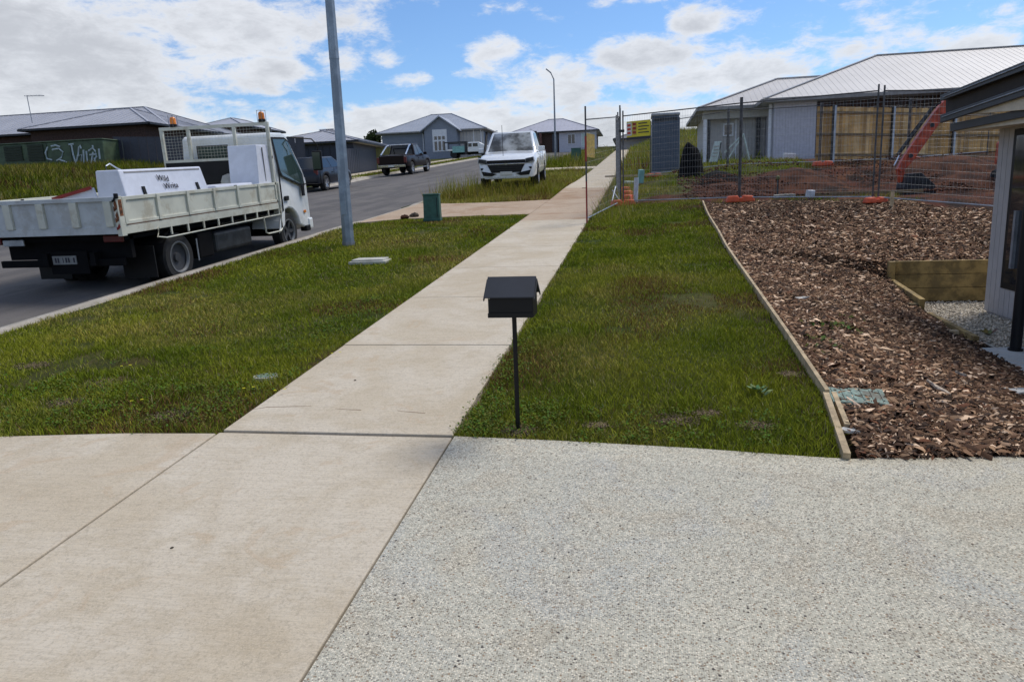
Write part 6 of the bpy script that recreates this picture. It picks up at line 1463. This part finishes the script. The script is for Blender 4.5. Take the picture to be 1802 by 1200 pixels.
# rear wall window of the cab
tb('rear_window_seal', 'black_plastic', -.62, .05, yc0-.012, yc0-.001, belt+.08, zroof-.16, .03)
tb('rear_window', 'glass_teal', -.58, .01, yc0-.018, yc0-.013, belt+.11, zroof-.19)
tb('door_seam', 'black_plastic', cw-.006, cw+.004, yc0+.05, yc0+.062, .78, belt+.1); tb('cab_seam', 'black_plastic', cw-.006, cw+.004, yc0+.02, yc0+.03, .78, belt+.3)
tb('door_handle', 'black_plastic', cw-.01, cw+.03, yc0+.14, yc0+.30, .98, 1.07, .015); tb('vent_badge', 'black_plastic', cw*.99, cw+.006, yc0+.04, yc0+.08, belt+.1, belt+.24)
tb('indicator', 'amber', cw-.005, cw+.012, yc1-.30, yc1-.20, .68, .74, .008); tb('blind_spot_mirror', 'black_plastic', cw+.0, cw+.03, yc1-.32, yc1-.20, belt-.34, belt-.12, .03)
tb('bumper', 'truck_white', -cw-.01, cw+.02, yc1-.14, yc1+.06, .33, .56, .03); tb('bumper_end', 'black_plastic', cw-.12, cw+.03, yc1-.30, yc1-.10, .30, .42, .02)
tb('front_grille', 'black_plastic', -.55, .55, yc1-.02, yc1+.012, .66, .86); 
for s_ in (-1, 1): tb('headlight', 'lens_clear', s_*.66-.14, s_*.66+.14, yc1-.04, yc1+.025, .60, .82, .02)
m = MB(); mz = T(555, 262, -6.75); m.tube([(cw-.1, yc1-.45, zroof-.05), (cw+.25, yc1-.1, zroof-.1), (cw+.28, yc1+.10, zroof-.22), (cw+.28, yc1+.08, belt-.12), (cw-.02, yc1-.20, belt-.10)], .014, 6); m.build('mirror_arm', 'black_plastic', tk, smooth=50)
mc = MB(); mc.box((cw+.27, yc1+.04, (zroof+belt)/2-.09), (.20, .07, .40), .25); mc.build('mirror', 'black_plastic', tk, bevel=.025)
mc = MB(); mc.box((cw+.265, yc1+.002, (zroof+belt)/2-.09), (.16, .006, .34), .25); mc.build('mirror_glass', 'glass_teal', tk)
m = MB(); m.lathe([(0, .10), (.05, .08), (.06, .0)], (.62, yc1-.62, zroof+.06), 10, 'z'); m.build('roof_marker', 'excavator_dark', tk, smooth=50)
# headboard rack with mesh and beacons
hy = yf_-.12; rz0 = ztt-.05; rzt = T(480, 221, -6.95)[2]
rk = MB(); 
for x in (FX+.05, FX+.62, .30, NX-.03): rk.box((x, hy, (zd+rzt)/2), (.06, .05, rzt-zd))
rk.bb(FX+.02, NX, hy-.028, hy+.028, rzt-.0, rzt+.06); zmm = ztt+.47*(rzt-ztt); rk.bb(FX+.02, NX, hy-.028, hy+.028, zmm-.05, zmm)
rk.build('headboard_frame', 'truck_cream', tk, bevel=.004)
mm = MB()
for i in range(34): x = FX+.06+(NX-FX-.1)*i/33; mm.tube([(x, hy-.03, zmm), (x, hy-.03, rzt)], .0018, 4, False)
for i in range(10): z = zmm+(rzt-zmm)*i/10; mm.tube([(FX+.06, hy-.03, z), (NX-.03, hy-.03, z)], .0018, 4, False)
o = mm.build('headboard_mesh', 'truck_cream', tk); o['kind'] = 'stuff'
tb('headboard_sheet', 'black_plastic', FX+.06, .72, hy-.036, hy-.030, zd, zmm-.052)
for x in (FX+.33, NX-.12):
    bq = MB(); bq.lathe([(0, .0), (.065, .0), (.07, .03), (.062, .055)], (x, hy, rzt+.06), 14, 'z').build('beacon_base', 'black_plastic', tk, smooth=40)
    bq = MB(); bq.lathe([(.060, .055), (.056, .155), (.036, .185), (0.001, .19)], (x, hy, rzt+.06), 14, 'z'); bq.build('beacon', 'amber', tk, smooth=50)
    bq = MB()
    for k in range(6): a = k*PI/3; bq.tube([(x+.09*math.cos(a), hy+.09*math.sin(a), rzt+.06), (x+.088*math.cos(a), hy+.088*math.sin(a), rzt+.27)], .003, 4)
    bq.tube([(x+.088*math.cos(k*PI/4), hy+.088*math.sin(k*PI/4), rzt+.27) for k in range(9)], .003, 4); bq.build('beacon_cage', 'galv_dull', tk)
# tool boxes carried on the tray: things of their own
def ontray(name, lab, cat):
    t = thing(name, lab, cat, tk['_loc']); t.rotation_euler = (PT, 0, 0); return t
bx = ontray('toolbox', 'long white gull wing toolbox with black lettering on the truck tray', 'toolbox')
ya, yb = T(210, 299, -7.12)[1]-.02, T(353, 293, -7.12)[1]; zt_ = T(210, 299, -7.12)[2]
NXb = NX-.06
P = [(NXb, ya-.02, zd), (NXb, yb+.08, zd), (NXb-.54, yb+.08, zd), (NXb-.54, ya-.02, zd), (NXb-.14, ya, zt_), (NXb-.14, yb, zt_), (NXb-.50, yb, zt_), (NXb-.50, ya, zt_)]
m = MB(); m.add(P, [(0,3,2,1),(4,5,6,7),(0,1,5,4),(1,2,6,5),(2,3,7,6),(3,0,4,7)]); m.build('body', 'box_white', bx, bevel=.02)
def onface(u, v, off=.006):    # u along 0..1, v up 0..1 on the sloping near face
    A, B, C, D = [Vector(P[i]) for i in (0, 1, 5, 4)]; nrm = (B-A).cross(D-A).normalized(); nrm = nrm if nrm.x > 0 else -nrm
    q_ = A.lerp(B, u).lerp(D.lerp(C, u), v)+nrm*off; return q_
def facebox(t, u0, u1, v0, v1, nm, mt, off=.008):
    k_ = [onface(a, b, off) for a, b in ((u0, v0), (u1, v0), (u1, v1), (u0, v1))]; k2 = [onface(a, b, -.004) for a, b in ((u0, v0), (u1, v0), (u1, v1), (u0, v1))]
    mm = MB(); mm.add(k_+k2, [(0,1,2,3),(7,6,5,4),(0,4,5,1),(1,5,6,2),(2,6,7,3),(3,7,4,0)]); return mm.build(nm, mt, t)
facebox(bx, .05, .97, .93, .96, 'lid_seam', 'gutter_light', .004); facebox(bx, .0, 1., .23, .26, 'lid_seam', 'gutter_light', .004)
for u in (.20, .86): facebox(bx, u-.014, u+.014, .40, .66, 'latch', 'black_plastic', .018); facebox(bx, u-.02, u+.02, .36, .48, 'latch_plate', 'galv_dull', .010)
def text(s_, u, v, size, mt, t, rot=0, sx_=1.):
    cu = bpy.data.curves.new('lettering', 'FONT'); cu.body = s_; cu.size = size; cu.extrude = .002; cu.align_x = 'CENTER'; cu.resolution_u = 2
    tmp = bpy.data.objects.new('tmp', cu); COL.objects.link(tmp); dg = bpy.context.evaluated_depsgraph_get(); me = bpy.data.meshes.new_from_object(tmp.evaluated_get(dg)); bpy.data.objects.remove(tmp)
    me.name = 'lettering'; me.materials.clear(); me.materials.append(M[mt]); o = bpy.data.objects.new('lettering', me); COL.objects.link(o); o.parent = t
    X_ = (Vector(P[1])-Vector(P[0])).normalized(); U_ = (Vector(P[4])-Vector(P[0])); U_ = (U_-X_*U_.dot(X_)).normalized(); Z_ = X_.cross(U_)
    mt_ = Matrix((X_, U_, Z_)).transposed() @ Matrix.Rotation(rot, 3, 'Z'); o.matrix_local = Matrix.Translation(onface(u, v, .014)) @ mt_.to_4x4() @ Matrix.Diagonal((sx_, 1, 1, 1)); return o
text('Wild', .45, .74, .12, 'ink', bx, -.10, 1.15); text('Writa', .52, .58, .12, 'ink', bx, .02, 1.2); facebox(bx, .60, .72, .34, .38, 'small_print', 'wall_grey', .01)
lbx = ontray('toolbox', 'low white lidded box on the tray in front of the long toolbox', 'toolbox')
yl0, yl1 = yb+.12, T(440, 325, -7.0)[1]; zl_ = T(400, 325, -7.0)[2]
MB().bb(NX-.60, NX-.05, yl0, yl1, zd, zl_-.05).build('body', 'box_white', lbx, bevel=.02); MB().bb(NX-.62, NX-.03, yl0-.02, yl1+.02, zl_-.05, zl_).build('lid', 'box_white', lbx, bevel=.02)
MB().bb(NX-.048, NX-.02, (yl0+yl1)/2-.04, (yl0+yl1)/2+.04, zl_-.12, zl_-.02).build('latch', 'black_plastic', lbx)
tbx = ontray('cabinet_box', 'tall white upright tool cabinet on the tray behind the cab', 'toolbox')
yt0, yt1 = T(462, 260, -6.97)[1]-.02, yf_-.36; yt1 = max(yt1, yt0+.3); ztc = T(465, 255, -6.97)[2]
yt0 = hy-.46; yt1 = hy-.045
m = MB(); m.add([(NX-.62, yt0-.10, zl_-.1), (NX-.04, yt0-.10, zl_-.1), (NX-.04, yt1, zl_-.1), (NX-.62, yt1, zl_-.1), (NX-.64, yt0, ztc), (NX-.06, yt0, ztc), (NX-.06, yt1, ztc), (NX-.64, yt1, ztc)], [(0,3,2,1),(4,5,6,7),(0,1,5,4),(1,2,6,5),(2,3,7,6),(3,0,4,7)]); m.build('body', 'box_white', tbx, bevel=.015)
MB().bb(NX-.60, NX-.06, yt0-.08, yt1-.02, zd, zl_-.1).build('base', 'box_white', tbx)
MB().bb(NX-.06, NX-.035, yt0+.18, yt0+.19, zl_, ztc-.05).build('door_seam', 'gutter_light', tbx)
cg = ontray('cargo_board', 'white and red board lying across the truck tray behind the toolbox', 'board')
m = MB(); m.beam((NX-.60, yr_+.34, ztt+.06), (NX-1.2, yr_+.16, ztt-.08), .05, .14); m.build('board', 'box_white', cg)
m = MB(); m.beam((NX-.62, yr_+.30, ztt+.13), (NX-1.12, yr_+.14, ztt+.00), .05, .045); m.build('red_rail', 'red_paint', cg)
hp = ontray('hose_hoop', 'small bent metal hoop standing above the long toolbox', 'hoop')
m = MB(); q_ = T(210, 296, -7.4); m.tube([(NX-.45, ya+.1, zt_-.05), (NX-.45, ya+.1, zt_+.06), (NX-.45, ya+.18, zt_+.09), (NX-.45, ya+.32, zt_+.02), (NX-.45, ya+.45, zt_-.02)], .010, 6); m.build('hoop', 'galv', hp, smooth=50)
wp = ontray('wrapped_bundle', 'small pale bundle on the tray in front of the black headboard', 'bundle')
m = MB(); m.lathe([(0.001, 0), (.12, .02), (.14, .15), (.10, .26), (.001, .30)], (-.05+.28, hy-.3, zd+.28), 9, 'z'); m.v = [(a*random.uniform(.96, 1.04), b*random.uniform(.99, 1.01), c) for a, b, c in m.v]; m.build('bundle', 'lid_concrete', wp, smooth=60)
MB().bb(-.05+.12, -.05+.46, hy-.5, hy-.12, zd, zd+.28).build('crate', 'black_plastic', wp)

done_clean()
